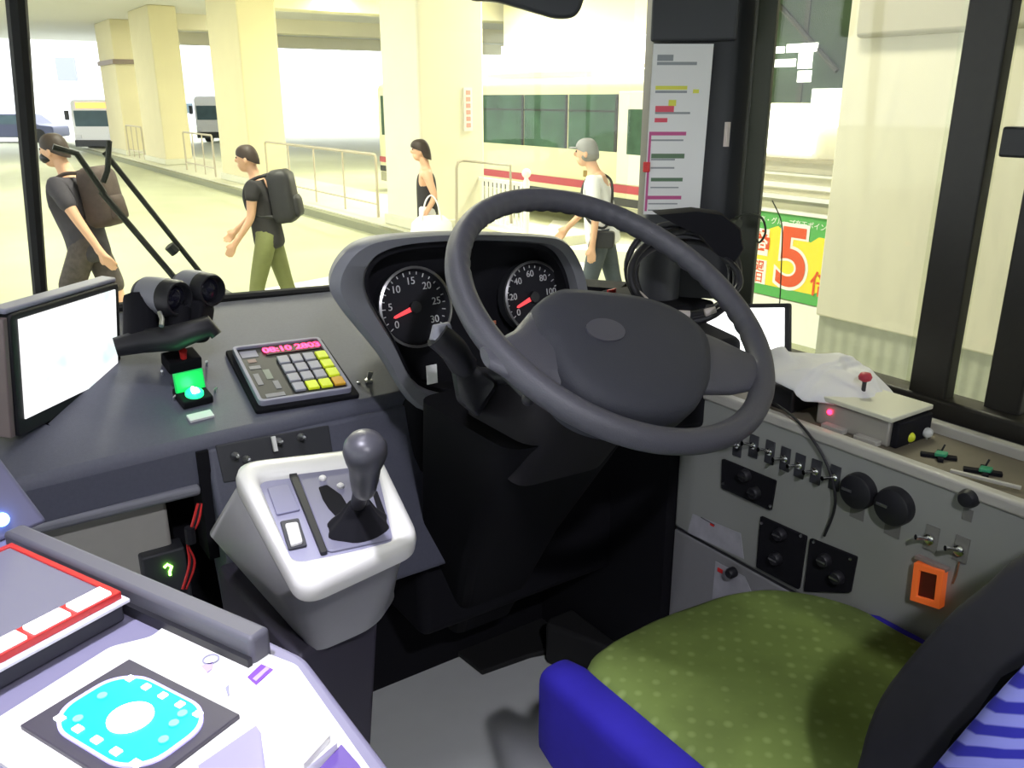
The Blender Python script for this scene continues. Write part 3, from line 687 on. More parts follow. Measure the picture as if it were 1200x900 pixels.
# laminated sheet on the pillar -------------------------------------
q = [pf.loc(at(*p, P=pf.p(0, 0, .012), N=pf.z)) for p in [(767, 52), (837, 52), (820, 250), (755, 250)]]
rt = root('route_sheet', pf.p(q[3][0], q[3][1], .01), 'laminated white route sheet with coloured lines, hung on the front pillar', 'paper sheet')
poly = [(q[i][0], q[i][1]) for i in (3, 2, 1, 0)]
b = B(); prism(b, pf, poly, .026, .029); obj('sheet', b, m_paper, rt)
def sheet_uv(s, t):   # s 0..1 left-right, t 0..1 top-bottom
    l = V(poly[3]) * (1 - t) + V(poly[0]) * t; r = V(poly[2]) * (1 - t) + V(poly[1]) * t; return l * (1 - s) + r * s
mg = mat('print_grey', (.30, .32, .34), .7); mp = mat('print_pink', (.55, .10, .28), .7); my = mat('print_yellow', (.75, .75, .10), .7); mr_ = mat('print_red', (.75, .10, .15), .7); mgr = mat('print_dark_green', (.12, .20, .12), .7)
rows = [(.06, .08, .35, .035, mg), (.10, .08, .75, .018, mg), (.235, .08, .62, .022, my), (.255, .72, .82, .022, my), (.262, .08, .62, .014, mg), (.315, .32, .45, .035, my), (.35, .1, .42, .035, mr_), (.385, .1, .7, .012, mg), (.42, .1, .32, .025, mr_), (.50, .06, .66, .022, mp), (.545, .06, .62, .01, mg), (.63, .08, .66, .028, mgr), (.66, .08, .5, .01, mg), (.71, .08, .5, .01, mg), (.775, .1, .66, .022, mgr), (.83, .1, .6, .008, mg), (.885, .06, .66, .022, mp), (.93, .08, .6, .008, mg), (.97, .08, .5, .008, mg)]
for t, s0, s1, hh, m in rows:
    a, c, d, e = sheet_uv(s0, t), sheet_uv(s1, t), sheet_uv(s1, t + hh), sheet_uv(s0, t + hh)
    b = B(); prism(b, pf, [tuple(e), tuple(d), tuple(c), tuple(a)], .029, .0294); obj('printed_line', b, m, rt)
a, c, d, e = sheet_uv(.02, .50), sheet_uv(.06, .50), sheet_uv(.06, .98), sheet_uv(.02, .98)
b = B(); prism(b, pf, [tuple(k) for k in (e, d, c, a)], .029, .0295); obj('printed_bar', b, mp, rt)
p = sheet_uv(0, .71); b = B(); box(b, pf, (p[0] - .006, p[0] + .008), (p[1] - .01, p[1] + .01), (.024, .033)); obj('red_tab', b, m_red, rt, .002)

# small label on pillar side
bl = bx('small_sticker', W, (1.335, 1.343), (1.214, 1.206), (at(855, 172, X=1.34).z, at(855, 143, X=1.34).z), mat('pale_sticker', (.8, .7, .65), .6)); tag(bl, 'tiny pale sticker on the right edge of the black front pillar', 'sticker')

# interior mirror / visor at the top ---------------------------------
mf = Fr(at(620, 0, Y=1.3), CR, (0, 0, 1))
rt = root('rear_view_mirror', mf.p(0, 0, 0), 'dark back of a mirror hanging at the top of the windscreen', 'mirror')
b = B(); prism(b, mf, rpoly([(-.11, .0), (-.06, .0), (.05, -.030), (.085, -.026), (.10, .02), (.10, .12), (-.12, .12)], .02), -.03, .0); obj('housing', b, m_dark, rt, .006)
b = B(); tube(b, [mf.p(-.02, .10, -.015), mf.p(-.02, .3, .05), V((mf.p(-.02, .3, .05).x, mf.p(-.02, .3, .05).y, 2.75))], .012); obj('arm', b, m_black, rt)

# ================================================================== DASHBOARD
DN = V((0, -.29, 1)).normalized(); DP = V((0, 1.27, 1.5))
dfr = Fr(DP, (1, 0, 0), z=DN)
dpt = lambda px, py, off=0: at(px, py, P=DP + DN * off, N=DN)
rt_dash = root('dashboard', (.5, 1.3, 1.3), 'charcoal dashboard running under the windscreen, with a sloping left top', 'dashboard')
# top plate with side drop: polygon in X-Y, extruded between the slope plane and z=1.36
def slope_prism(name, xy, m, zlow=1.38, off=0, bevel=.012, plane=(DP, DN), par=None, seg=3):
    b = B(); top = []; bot = []
    P, N = plane
    for x, y in xy:
        z = P.z - ((x - P.x) * N.x + (y - P.y) * N.y) / N.z + off
        top.append(b.verts.new((x, y, z))); bot.append(b.verts.new((x, y, zlow)))
    n = len(xy)
    b.faces.new(top); b.faces.new(bot[::-1])
    for i in range(n): b.faces.new((top[i], bot[i], bot[(i + 1) % n], top[(i + 1) % n]))
    return obj(name, b, m, par or rt_dash, bevel, seg=seg)
e1 = dpt(35, 560); e2 = dpt(232, 520)
slope_prism('left_top', [(-.9, 1.255), (e1.x, 1.265), (e2.x, 1.275), (.69, 1.285), (.70, 1.68), (.3, 1.70), (-.2, 1.69), (-.85, 1.62)], m_dash, 1.42, bevel=.014)
# black gasket along the back edge
b = B(); tube(b, [V((-.5, 1.70, 1.628)), V((.2, 1.705, 1.632)), dpt(250, 350), dpt(397, 338)], .009, 8); obj('rear_gasket', b, m_blackr, rt_dash)
# left fascia with lower lip
lipz = at(130, 595, Y=1.27).z
bx('left_fascia', W, (-.9, e2.x), (1.30, 1.66), (lipz - .005, 1.44), m_dash, rt_dash, .01)
lipz = at(130, 595, Y=1.27).z
bx('fascia_lip', W, (-.9, e2.x - .005), (1.262, 1.34), (lipz - .012, lipz + .004), m_dash2, rt_dash, .006)
bx('fascia_panel', W, (-.9, e2.x - .008), (1.285, 1.32), (lipz, 1.47), mat('fascia_dark_panel', (.055, .055, .072), .6, bump=.2, bscale=900), rt_dash, .004)
# centre fascia facing the driver, slopes down and back
cf = Fr((e2.x, 1.275, 1.487), (1, 0, 0), (0, .28, 1))
fasc = [(0.012, -.30), (.42, -.30), (.42, .0), (.012, .0)]
b = B(); prism(b, cf, fasc, -.10, .0); obj('centre_fascia', b, m_dash, rt_dash, .008)
# recess with keys
rq = [cf.loc(at(*p, P=cf.o, N=cf.z)) for p in [(252, 522), (385, 498), (392, 545), (262, 566)]]
poly = [(v[0], v[1]) for v in rq][::-1]
b = B(); prism(b, cf, poly, -.02, .002); rec = obj('switch_recess', b, m_dark, rt_dash, .002)
for px, py in ((275, 534), (288, 538), (326, 517), (352, 512)):
    P_ = at(px, py, P=cf.p(0, 0, .006), N=cf.z); ff = Fr(P_, cf.x, cf.y)
    b = B(); lathe(b, ff, [(.006, 0), (.006, .006), (.003, .010), (.003, .022), (.001, .024)], 12); obj('toggle_knob', b, m_steel, rec)
bx('white_tab', Fr(at(321, 520, P=cf.p(0, 0, .01), N=cf.z), cf.x, cf.y), (-.003, .003), (-.012, .012), (0, .006), m_wpaint, rec)
# gap to the left of centre fascia
bx('fascia_gap', W, (e2.x - .004, e2.x + .014), (1.268, 1.33), (1.30, 1.485), m_blackm, rt_dash)
# lower beige locker under left fascia
rl = root('equipment_locker', (.0, 1.35, .75), 'beige locker under the left dashboard with a small black unit in it', 'locker')
bx('body', W, (-.9, .235), (1.31, 1.44), (.75, lipz - .02), m_panel2, rl, .006)
A = at(170, 648, Y=1.305); Cc = at(215, 690, Y=1.305)
u = bx('control_unit', W, (A.x - .01, Cc.x + .01), (1.29, 1.33), (Cc.z - .03, A.z), m_dark, rl, .004)
P_ = at(197, 668, Y=1.288); b = B(); tube(b, [P_ + V((-.005, 0, .006)), P_ + V((0, 0, .010)), P_ + V((.006, 0, .004)), P_ + V((.002, 0, -.004)), P_ + V((.002, 0, -.010))], .002, 6); obj('led_digit', b, m_led('green_led', (.3, 1, .1), 12), u)
P_ = at(192, 664, Y=1.288)
wr = root('cable', at(222, 640, Y=1.26), 'red and black wires hanging beside the shift console, under the dashboard', 'cable')
for k, (m, o) in enumerate(((m_red, 0), (m_black, .006), (m_red, -.008))):
    b = B(); tube(b, spline([at(232 + k * 2, 590, Y=1.25), at(226 + k * 3, 612, Y=1.24), at(220, 636, Y=1.25), at(222 + k * 3, 660, Y=1.25), at(214 + k * 2, 690, Y=1.25)], 6), .0022, 6); obj('wire', b, m, wr)
b = B(); tube(b, [at(222, 618, Y=1.24), at(224, 636, Y=1.24)], .008, 8); obj('connector', b, m_black, wr)

# instrument pod ------------------------------------------------------
PY = 1.12
pod = root('instrument_cluster', (.7, PY, 1.5), 'hooded instrument cluster with two round gauges behind the steering wheel', 'instrument panel')
yf = Fr((0, PY, 0), (1, 0, 0), (0, 0, 1))    # x right, y up, z = -Y (towards driver)
def yp(pts, Y=PY): return [(lambda a: (a.x, a.z))(at(x, y, Y=Y)) for x, y in pts]
outer0 = yp([(492, 480), (445, 415), (402, 362), (390, 335), (402, 305), (430, 284), (480, 276), (560, 273), (640, 276), (664, 282), (678, 298), (690, 330), (694, 380), (690, 430), (640, 470), (560, 485)])
inner0 = yp([(497, 455), (465, 400), (440, 355), (434, 332), (440, 312), (455, 298), (490, 288), (560, 284), (632, 287), (652, 293), (664, 306), (674, 330), (680, 375), (675, 420), (630, 455), (560, 466)])
cs = lambda pl: [(p.x, p.y) for p in spline([V((*pl[-1], 0))] + [V((*p, 0)) for p in pl] + [V((*pl[0], 0)), V((*pl[1], 0))], 5)[5:-6]]
outer, inner = cs(outer0), cs(inner0)
n = len(outer); L = []
back = [((x - .90) * .62 + .90, (z - 1.5) * .80 + 1.5) for x, z in outer]
b = B(); rings = [[V((x, 1.42, z)) for x, z in back], [V(((x - .75) * .95 + .762, 1.20, (z - 1.5) * .975 + 1.5)) for x, z in outer], [V((x, PY + .012, z)) for x, z in outer]]
mid = [((a[0] + c[0]) / 2, (a[1] + c[1]) / 2) for a, c in zip(outer, inner)]
rings += [[V((x, PY, z)) for x, z in [((a[0] * .8 + c[0] * .2), (a[1] * .8 + c[1] * .2)) for a, c in zip(outer, inner)]], [V((x, PY + .004, z)) for x, z in [((a[0] * .2 + c[0] * .8), (a[1] * .2 + c[1] * .8)) for a, c in zip(outer, inner)]],
          [V((x, PY + .02, z)) for x, z in inner], [V((x, 1.20, z)) for x, z in inner]]
L = [[b.verts.new(p) for p in r] for r in rings]
for k in range(len(L) - 1):
    for i in range(n): b.faces.new((L[k][i], L[k][(i + 1) % n], L[k + 1][(i + 1) % n], L[k + 1][i]))
b.faces.new(L[0][::-1])
hood = obj('hood', b, mat('pod_grey_plastic', (.16, .165, .185), .5, bump=.2, bscale=900), pod, smooth=50)
b = B(); prism(b, yf, inner, -.09, -.075); obj('instrument_face', b, m_blackm, pod)
b = B(); ringprism(b, yf, [((a[0] + .004 * (0)), a[1]) for a in inner], [((a[0] - .7) * .97 + .7, (a[1] - 1.66) * .94 + 1.66) for a in inner], -.075, -.02); obj('inner_hood', b, m_blackm, pod, smooth=50)
GT = V((0, -1, .22)).normalized()
def gauge(px, py, r, nums, needle, Y=1.165):
    c = at(px, py, Y=Y); gf = Fr(c, (1, 0, 0), z=GT)
    b = B(); lathe(b, gf, [(r, -.02), (r, .004), (r * .96, .006), (r * .92, .002), (r * .92, -.004), (.0, -.004)], 48)
    g = obj('gauge', b, mat('gauge_face_dark', (.025, .025, .03), .95, spec=.05), pod, smooth=40)
    b = B()
    for k in range(48):
        a0 = R(215 - 250 * k / 48); a1 = R(215 - 250 * (k + 1) / 48)
        ps = [gf.p(rr * math.cos(a), rr * math.sin(a), .0065) for rr, a in ((r * 1.0, a0), (r * 1.0, a1), (r * .935, a1), (r * .935, a0))]
        b.faces.new([b.verts.new(p) for p in ps])
    b2 = B(); rlathe(b2, gf, [(r * 1.01, 0), (r * 1.03, .007), (r * .97, .0085), (r * .94, -.001)], 48); obj('bezel_ring', b2, mat('gauge_bezel', (.35, .35, .36), .3, .8), g); b.free()
    for k in range(41):
        a = R(215 - 250 * k / 40); big = k % (40 // (len(nums) - 1)) == 0 if len(nums) > 1 else False
        tf = Fr(gf.p(r * .86 * math.cos(a), r * .86 * math.sin(a), -.002), gf.x * math.cos(a) + gf.y * math.sin(a), gf.y * math.cos(a) - gf.x * math.sin(a))
        if k % 2 == 0: bx('tick', tf, (-r * (.06 if big else .03), r * .04), (-.0007, .0007), (0, .001), mat('gauge_print', (.6, .6, .62), .5), g)
    for k, s in enumerate(nums):
        a = R(215 - 250 * k / (len(nums) - 1)); text('numeral', s, Fr(gf.p(r * .66 * math.cos(a), r * .66 * math.sin(a), -.002), gf.x, gf.y), r * .26, mat('gauge_print', (.6, .6, .62), .5), g, .0004)
    a = R(needle); nf = Fr(gf.p(0, 0, .001), gf.x * math.cos(a) + gf.y * math.sin(a), gf.y * math.cos(a) - gf.x * math.sin(a))
    b = B(); prism(b, nf, [(-.0, -.004), (r * .62, -.0022), (r * .66, 0), (r * .62, .0022), (0, .004)], 0, .002); obj('needle', b, mat('needle_red', (.8, .05, .05), .5, emis=(1, .08, .1), es=.8), g)
    b = B(); lathe(b, gf, [(r * .16, 0), (r * .15, .006), (.0, .007)], 20); obj('needle_hub', b, m_black, g)
    return g
gauge(486, 360, .062, ['0', '5', '10', '15', '20', '25', '30'], 197)
gauge(625, 348, .060, ['0', '20', '40', '60', '80', '100', '120'], 200)
bx('warning_lamp', Fr(at(577, 378, Y=1.17), (1, 0, 0), (0, 0, 1)), (-.006, .006), (-.003, .003), (0, .002), mat('dull_orange', (.5, .15, .08), .5), pod)

# right dash part -------------------------------------------------------
b = B(); prism(b, W, rpoly([(.90, 1.06), (1.20, 1.0), (1.26, 1.2), (1.25, 1.40), (1.1, 1.56), (.9, 1.62)], .03), 1.42, 1.585); obj('right_top', b, m_blackm, rt_dash, .015)
P_ = at(716, 343, z=1.60); ff = Fr(P_, (1, .2, 0), (0, 0, 1)); bl = bx('red_tag', ff, (-.014, .014), (-.012, .008), (0, .003), m_red); tag(bl, 'small red tag lying on the black dash right of the gauges', 'tag')
# lower black body of dash (knee panel) and footwell
b = B(); box(b, W, (.64, 1.12), (1.24, 1.60), (1.02, 1.50)); obj('knee_panel', b, m_blackm, rt_dash, .02)
b = B(); box(b, W, (.27, 1.13), (1.48, 1.52), (.75, 1.35)); obj('footwell_back', b, m_blackm, rt_dash)
b = B(); box(b, W, (1.10, 1.13), (1.075, 1.52), (.75, 1.48)); obj('footwell_side', b, m_blackm, rt_dash)
# rubber floor mats in footwell
mm = mat('ribbed_black_rubber', (.012, .012, .013), .8)
def flat(name, pix, z, th, m, par=None, bevel=.004, label=None, cat=None, kind=None):
    P = [at(*p, z=z) for p in pix]; b = B(); prism(b, W, [(p.x, p.y) for p in P][::-1], z - th, z); o = obj(name, b, m, par, bevel); tag(o, label, cat, None, kind); return o
flat('rubber_mat', [(565, 786), (500, 735), (440, 600), (700, 600), (652, 760), (622, 766)], .765, .014, mm, label='black rubber mat on the pale cab floor in front of the pedals', cat='mat')
b = B(); A = at(640, 768, z=.77); prism(b, W, [(A.x - .005, A.y), (1.10, 1.12), (1.10, 1.36), (A.x + .02, 1.36)], .75, .86); tag(obj('pedal_platform', b, mm, None, .01), 'raised black pedal platform under the steering column, near the console', 'pedal platform')
def pedal(px, py, z, label, w=.035, h=.06):
    c = at(px, py, z=z); pfm = Fr(c, (1, 0, 0), (0, .7, .7)); rt = root('pedal', V((c.x, c.y + .03, .87)), label, 'pedal')
    bx('pad', pfm, (-w, w), (-h, h), (0, .012), mm, rt, .004)
    b = B(); tube(b, [pfm.p(0, 0, 0), V((c.x, c.y + .06, 1.0)), V((c.x, c.y + .1, 1.05))], .010); obj('arm', b, mm, rt)
    for k in (-1, 0, 1): bx('rib', pfm, (-w * .8, w * .8), (k * .03 - .004, k * .03 + .004), (.012, .015), m_dark, rt)
    return rt
r_ = pedal(695, 690, .90, 'accelerator pedal with a modelled metallic glint, right one in the dark footwell', .03, .06)
b = B(); c = at(694, 703, z=.912); ell(b, c, .006, .020, .004); obj('glint_spot', b, m_steel, r_)  # steel blob modelled in place of a metallic glint
pedal(585, 690, .90, 'wide black brake pedal, left one in the dark footwell', .045, .04)

# steering column ---------------------------------------------------
SN = V((.0698 * 0 + math.sin(R(4)), -math.sin(R(34)), math.cos(R(34)))).normalized()
SWC = at(722, 361, d=1.092)
wf = Fr(SWC, (1, 0, .0), z=SN); wf = Fr(SWC, V((1, 0, 0)) - SN * SN.x, z=SN)
col = root('steering_column', (SWC.x, SWC.y + .3, .8), 'dark steering column shroud going down into the footwell', 'steering column')
b = B()
ax = lambda t: SWC - SN * t
def sec(c, w, h, sh=0): return [c + wf.x * (u + sh) + wf.y * v for u, v in rpoly([(-w, -h), (w, -h), (w, h), (-w, h)], min(w, h) * .45)]
loft(b, [sec(ax(.05), .055, .05), sec(ax(.09), .085, .07), sec(ax(.19), .095, .08), sec(ax(.26), .09, .08)]); obj('shroud', b, mat('column_grey', (.026, .024, .028), .8, spec=.2), col, smooth=50)
b = B(); d0 = ax(.24); loft(b, [[V((d0.x + u, d0.y + v, d0.z + .02)) for u, v in rpoly([(-.12, -.10), (.12, -.10), (.12, .16), (-.12, .16)], .04)], [V((d0.x + .05 + u * .8, d0.y + v * .7 + .20, 1.28)) for u, v in rpoly([(-.12, -.10), (.12, -.10), (.12, .16), (-.12, .16)], .04)], [V((d0.x + .16 + u * .6, d0.y + v * .5 + .46, .92)) for u, v in rpoly([(-.12, -.09), (.12, -.09), (.12, .12), (-.12, .12)], .04)]])
obj('lower_cover', b, mat('column_black', (.007, .007, .009), .9, spec=.15), col, smooth=50)
# stalks
st = root('stalk', ax(.11), 'black indicator stalk with a bulky grey-tipped end left of the column', 'control stalk')
b = B(); pts = spline([ax(.11) - wf.x * .06, at(560, 440, d=1.12), at(530, 408, d=1.09), at(512, 392, d=1.08)], 6); tube(b, pts, [.012] * 8 + [.018] * (len(pts) - 8), 12); obj('lever', b, m_black, st, smooth=60)
b = B(); f_ = Fr(at(516, 394, d=1.078), CR, CU); tube(b, [at(510, 400, d=1.078), at(514, 388, d=1.08), at(527, 384, d=1.085)], [.008, .011, .008], 10); obj('grey_tip', b, m_dash2, st, smooth=60)
st = root('stalk', ax(.12), 'large black lever block between the stalk tip and the grey column', 'control stalk')
b = B(); loft(b, [[at(x, y, d=dd) for x, y in rpoly([(520 + s, 395 + s), (562 - s, 430 + s), (585 - s, 450), (560 - s, 490 - s), (535 + s, 470 - s), (528 + s, 430)], 6)] for s, dd in ((4, 1.10), (0, 1.11), (0, 1.16), (6, 1.2))]); obj('lever', b, m_black, st, smooth=60)
st = root('stalk', ax(.12), 'short black stalk with a ball end below the lower rim of the wheel', 'control stalk')
b = B(); tube(b, [ax(.10) - wf.x * .05 - wf.y * .03, at(590, 440, d=1.05), at(619, 468, d=1.0)], .004, 8); obj('rod', b, m_black, st)
b = B(); ell(b, at(619, 468, d=.998), .008, .008, .008); obj('ball_end', b, m_black, st, smooth=60)
bl = bx('white_sticker', Fr(at(505, 438, Y=1.118), (1, 0, 0), (0, .05, 1)), (-.008, .010), (-.016, .014), (0, .002), m_paper); tag(bl, 'small white sticker low on the pod rim beside the stalk', 'sticker')

# steering wheel ------------------------------------------------------
sw = root('steering_wheel', SWC, 'large dark grey steering wheel with a wide two-spoke hub pad', 'steering wheel')
RR, rr = .212, .0155
b = B(); rg = []
NS = 180
for k in range(NS):
    a = 2 * PI * k / NS; c = wf.p(RR * math.cos(a), RR * math.sin(a)); x = (c - SWC).normalized(); ring = []
    for j in range(14):
        t = 2 * PI * j / 14; bmp = .0
        grip = (20 < math.degrees(a) < 160) or (340 < math.degrees(a)) or math.degrees(a) < 20
        if grip and math.cos(t) < .2 and k % 3 == 0: bmp = -.0016
        ring.append(c + x * (rr + bmp) * math.cos(t) + wf.z * (rr * 1.05 + bmp) * math.sin(t))
    rg.append([b.verts.new(p) for p in ring])
for k in range(NS):
    A, C2 = rg[k], rg[(k + 1) % NS]
    for j in range(14): b.faces.new((A[j], A[(j + 1) % 14], C2[(j + 1) % 14], C2[j]))
obj('rim', b, m_wheel, sw, smooth=60)
hubpix = [(622, 362), (640, 348), (662, 343), (745, 352), (792, 368), (826, 396), (833, 430), (826, 462), (806, 484), (762, 492), (712, 484), (676, 466), (652, 440), (640, 415), (622, 392)]
hp = fpoly(Fr(wf.p(0, 0, .004), wf.x, wf.y), hubpix)
hc = (sum(p[0] for p in hp) / len(hp), sum(p[1] for p in hp) / len(hp))
hps = [(p.x, p.y) for p in spline([V((*p, 0)) for p in hp] + [V((*hp[0], 0))], 4)[:-1]]
b = B(); sc = lambda s: [(hc[0] + (u - hc[0]) * s, hc[1] + (v - hc[1]) * s) for u, v in hps]
loft(b, [[wf.p(u, v, w) for u, v in sc(s)] for s, w in ((.86, -.055), (.97, -.03), (1, -.005), (.985, .008), (.93, .017), (.8, .022), (.5, .026), (.1, .027))])
obj('hub_pad', b, m_hub, sw, smooth=60)
b = B(); loft(b, [[wf.p(u, v, w) for u, v in [(hc[0] - .02 + .028 * math.cos(t), hc[1] + .018 + .018 * math.sin(t)) for t in [2 * PI * q_ / 24 for q_ in range(24)]]] for w in (.02, .0285)])
tm = obj('emblem_recess', b, mat('emblem_grey', (.07, .07, .09), .35), sw)
def spoke(pix, name):
    L_ = []
    for (x0, y0), (x1, y1), w, t in pix:
        A = at(x0, y0, P=wf.p(0, 0, w), N=SN); C2 = at(x1, y1, P=wf.p(0, 0, w), N=SN); m_ = (A + C2) / 2; d = (C2 - A) / 2
        L_.append([m_ + d * math.cos(q_) + SN * t * math.sin(q_) for q_ in [2 * PI * k / 16 for k in range(16)]])
    L2 = []
    b = B(); loft(b, L_); return obj(name, b, m_wheel, sw, smooth=60)
spoke([((563, 408), (574, 430), -.002, .007), ((580, 400), (594, 442), -.003, .011), ((602, 388), (628, 450), -.004, .016), ((622, 364), (650, 452), -.003, .018), ((650, 352), (672, 462), -.002, .018)], 'spoke')
spoke([((808, 385), (800, 470), -.004, .016), ((838, 398), (826, 462), -.004, .016), ((868, 412), (858, 462), -.005, .014), ((888, 420), (880, 458), -.003, .011), ((897, 422), (892, 456), .0, .007)], 'spoke')

# ================================================================== THINGS ON THE DASH
# monitor ----------------------------------------------------------
q = quad([(8, 382), (125, 345), (147, 432), (42, 482)], 1.36); mf_ = qfr(q)
mo = root('monitor', mf_.p(0, -mf_.h / 2 - .03, -.02), 'tilted flat monitor with a glaring white screen at the left of the dash', 'monitor')
w2, h2 = mf_.w / 2, mf_.h / 2
b = B(); prism(b, mf_, rpoly([(-w2 - .016, -h2 - .024), (w2 + .014, -h2 - .024), (w2 + .014, h2 + .010), (-w2 - .016, h2 + .010)], .010), -.03, -.001); hs = obj('housing', b, m_black, mo, .003)
m_scr = bpy.data.materials.new('washed_out_camera_picture'); m_scr.use_nodes = True
nt = m_scr.node_tree; pb = nt.nodes['Principled BSDF']; tcn = nt.nodes.new('ShaderNodeTexCoord'); nz = nt.nodes.new('ShaderNodeTexNoise'); nz.inputs['Scale'].default_value = 14; nz.inputs['Detail'].default_value = 2
cr_ = nt.nodes.new('ShaderNodeValToRGB'); cr_.color_ramp.elements[0].position = .22; cr_.color_ramp.elements[0].color = (.55, .8, .8, 1); cr_.color_ramp.elements[1].position = .42; cr_.color_ramp.elements[1].color = (1, 1, 1, 1)
nt.links.new(tcn.outputs['Object'], nz.inputs['Vector']); nt.links.new(nz.outputs['Fac'], cr_.inputs[0]); nt.links.new(cr_.outputs[0], pb.inputs['Emission Color']); pb.inputs['Emission Strength'].default_value = 1.1; pb.inputs['Base Color'].default_value = (.1, .1, .1, 1); pb.inputs['Roughness'].default_value = .15
bx('screen', mf_, (-w2, w2), (-h2, h2), (-.001, .0012), m_scr, mo, .0)
bx('brown_side', mf_, (-w2 - .026, -w2 - .016), (-h2 - .022, h2 + .006), (-.035, -.004), mat('brown_plastic', (.22, .17, .17), .5), mo, .002)
bx('top_strip', mf_, (-w2 - .02, w2 + .012), (h2 + .010, h2 + .018), (-.03, -.004), m_lav, mo, .003)
b = B(); f0 = mf_.p(-w2 * .6, -h2 - .022, -.006); f1_ = mf_.p(w2 + .013, -h2 - .022, -.006); bk_ = -mf_.z * .05; bk_.z = 0
dz_ = lambda p: V((p.x, p.y, 1.5 + .29 * (p.y - 1.27) + .001))
loft(b, [[f0 + bk_, f1_ + bk_, f1_, f0], [dz_(f0 + bk_ * 1.4), dz_(f1_ + bk_ * 1.4), dz_(f1_ - bk_ * .1), dz_(f0 - bk_ * .1)]]); obj('foot', b, m_blackm, mo, .002)

# twin black camera units -------------------------------------------
tw = root('camera_bracket', dpt(200, 415), 'black bracket with two cylinder cameras on the dash, behind the green switch', 'camera')
b = B(); tube(b, [at(135, 407, d=1.52), at(165, 400, d=1.52), at(205, 396, d=1.5), at(245, 382, d=1.5), at(254, 393, d=1.5)], [.016, .02, .022, .018, .010], 12); obj('crossbar', b, m_black, tw, smooth=60)
def camcyl(px, py, r, bx_, by_, d=1.52):
    c = at(px, py, d=d); c2 = at(bx_, by_, d=d + .05); ff = Fr(c, CR, z=(c - c2)); ln = (c2 - c).length
    b = B(); lathe(b, ff, [(r * .8, -ln - .01), (r * .95, -ln), (r, -ln * .5), (r, 0), (r * .9, .006), (r * .8, .006), (r * .75, -.006), (.0, -.008)], 28); o = obj('camera_barrel', b, m_black, tw, smooth=50)
    b = B(); lathe(b, ff, [(r * .70, -.007), (r * .5, .0), (.0, .004)], 24); obj('lens', b, mat('dark_lens', (.01, .01, .02), .08), o, smooth=60)
    b = B(); lathe(b, ff, [(r * 1.01, -ln * .95), (r * 1.03, -ln * .8), (r * 1.03, -ln * .4), (r * 1.01, -ln * .3)], 28); obj('grey_band', b, m_dash2, o, smooth=50)
camcyl(208, 350, .031, 172, 345); camcyl(247, 340, .029, 218, 335, 1.55)
b = B(); tube(b, [at(212, 362, d=1.54), at(208, 398, d=1.52)], .018, 10); tube(b, [at(165, 350, d=1.56), at(165, 400, d=1.53)], .028, 10); obj('mount_post', b, m_blackm, tw)
b = B(); ff = Fr(at(190, 372, d=1.55), CR, CU); prism(b, ff, rpoly([(-.06, -.04), (.06, -.04), (.07, .03), (-.06, .03)], .015), -.06, 0); obj('mount_block', b, m_blackm, tw, .006)
b = B(); tube(b, [at(189, 382, d=1.48), at(190, 374, d=1.49), at(187, 366, d=1.5)], .004, 8); obj('screw', b, m_steel, tw)

# red toggle in black box ---------------------------------------------
f1 = Fr(dpt(214, 432), (1, .1, 0), z=DN)
rt = root('toggle_switch', f1.o, 'red-tipped toggle on a black block behind the green lit switch', 'switch')
b = B(); box(b, f1, (-.026, .030), (-.012, .03), (0, .022)); obj('block', b, m_blackm, rt, .003)
b = B(); tube(b, [f1.p(.002, -.002, .02), f1.p(.000, -.006, .040)], [.005, .0065], 10); obj('red_lever', b, m_red, rt)
for s in (-.036, .040):
    b = B(); tube(b, [f1.p(s, -.006, 0), f1.p(s, -.006, .008), f1.p(s - .003, -.012, .012)], .0022, 8); obj('terminal_screw', b, m_steel, rt)
# green lit rocker
f2 = Fr(dpt(228, 470), (1, .1, 0), z=DN)
rt = root('green_switch', f2.o, 'green lit flip-cover switch with a white label strip on the dash', 'switch')
b = B(); box(b, f2, (-.025, .025), (-.018, .03), (0, .014)); obj('base', b, m_blackm, rt, .003)
mgc = mat('green_cover', (.02, .35, .08), .3, emis=(.0, .8, .15), es=.45)
gf2 = Fr(f2.p(0, .012, .012), f2.x, (f2.y * .35 + f2.z).normalized())
b = B(); box(b, gf2, (-.024, .024), (0, .034), (-.006, .001)); obj('flip_cover', b, mgc, rt, .002)
b = B(); ff = Fr(f2.p(.0, -.001, .014), f2.x, f2.y); lathe(b, ff, [(.0145, 0), (.0145, .004), (.012, .007), (.0, .008)], 24); lp = obj('lamp', b, m_led('green_lit_lens', (.02, .9, .3), 1.6), rt, smooth=60)
b = B(); prism(b, ff, rpoly([(-.006, -.009), (.006, -.009), (.007, .002), (0, .011), (-.005, .004)], .003), .006, .0095); obj('bright_core', b, m_led('green_white_core', (.75, 1, .95), 5), lp)
bx('label_strip', Fr(dpt(235, 487, .003), (1, .08, 0), z=DN), (-.019, .019), (-.009, .009), (-.003, .001), m_paper, rt)
for px, py in ((204, 469), (252, 460)):
    b = B(); P_ = dpt(px, py); tube(b, [P_, P_ + DN * .006, P_ + DN * .009 + V((.004, 0, 0))], .002, 8); obj('terminal_screw', b, m_steel, rt)
ld = bpy.data.lights.new('green_lamp_light', 'POINT'); ld.energy = .06; ld.color = (.1, 1, .3); ld.shadow_soft_size = .01
lo = bpy.data.objects.new('green_lamp_light', ld); COL.objects.link(lo); lo.location = f2.p(.0, -.004, .03)

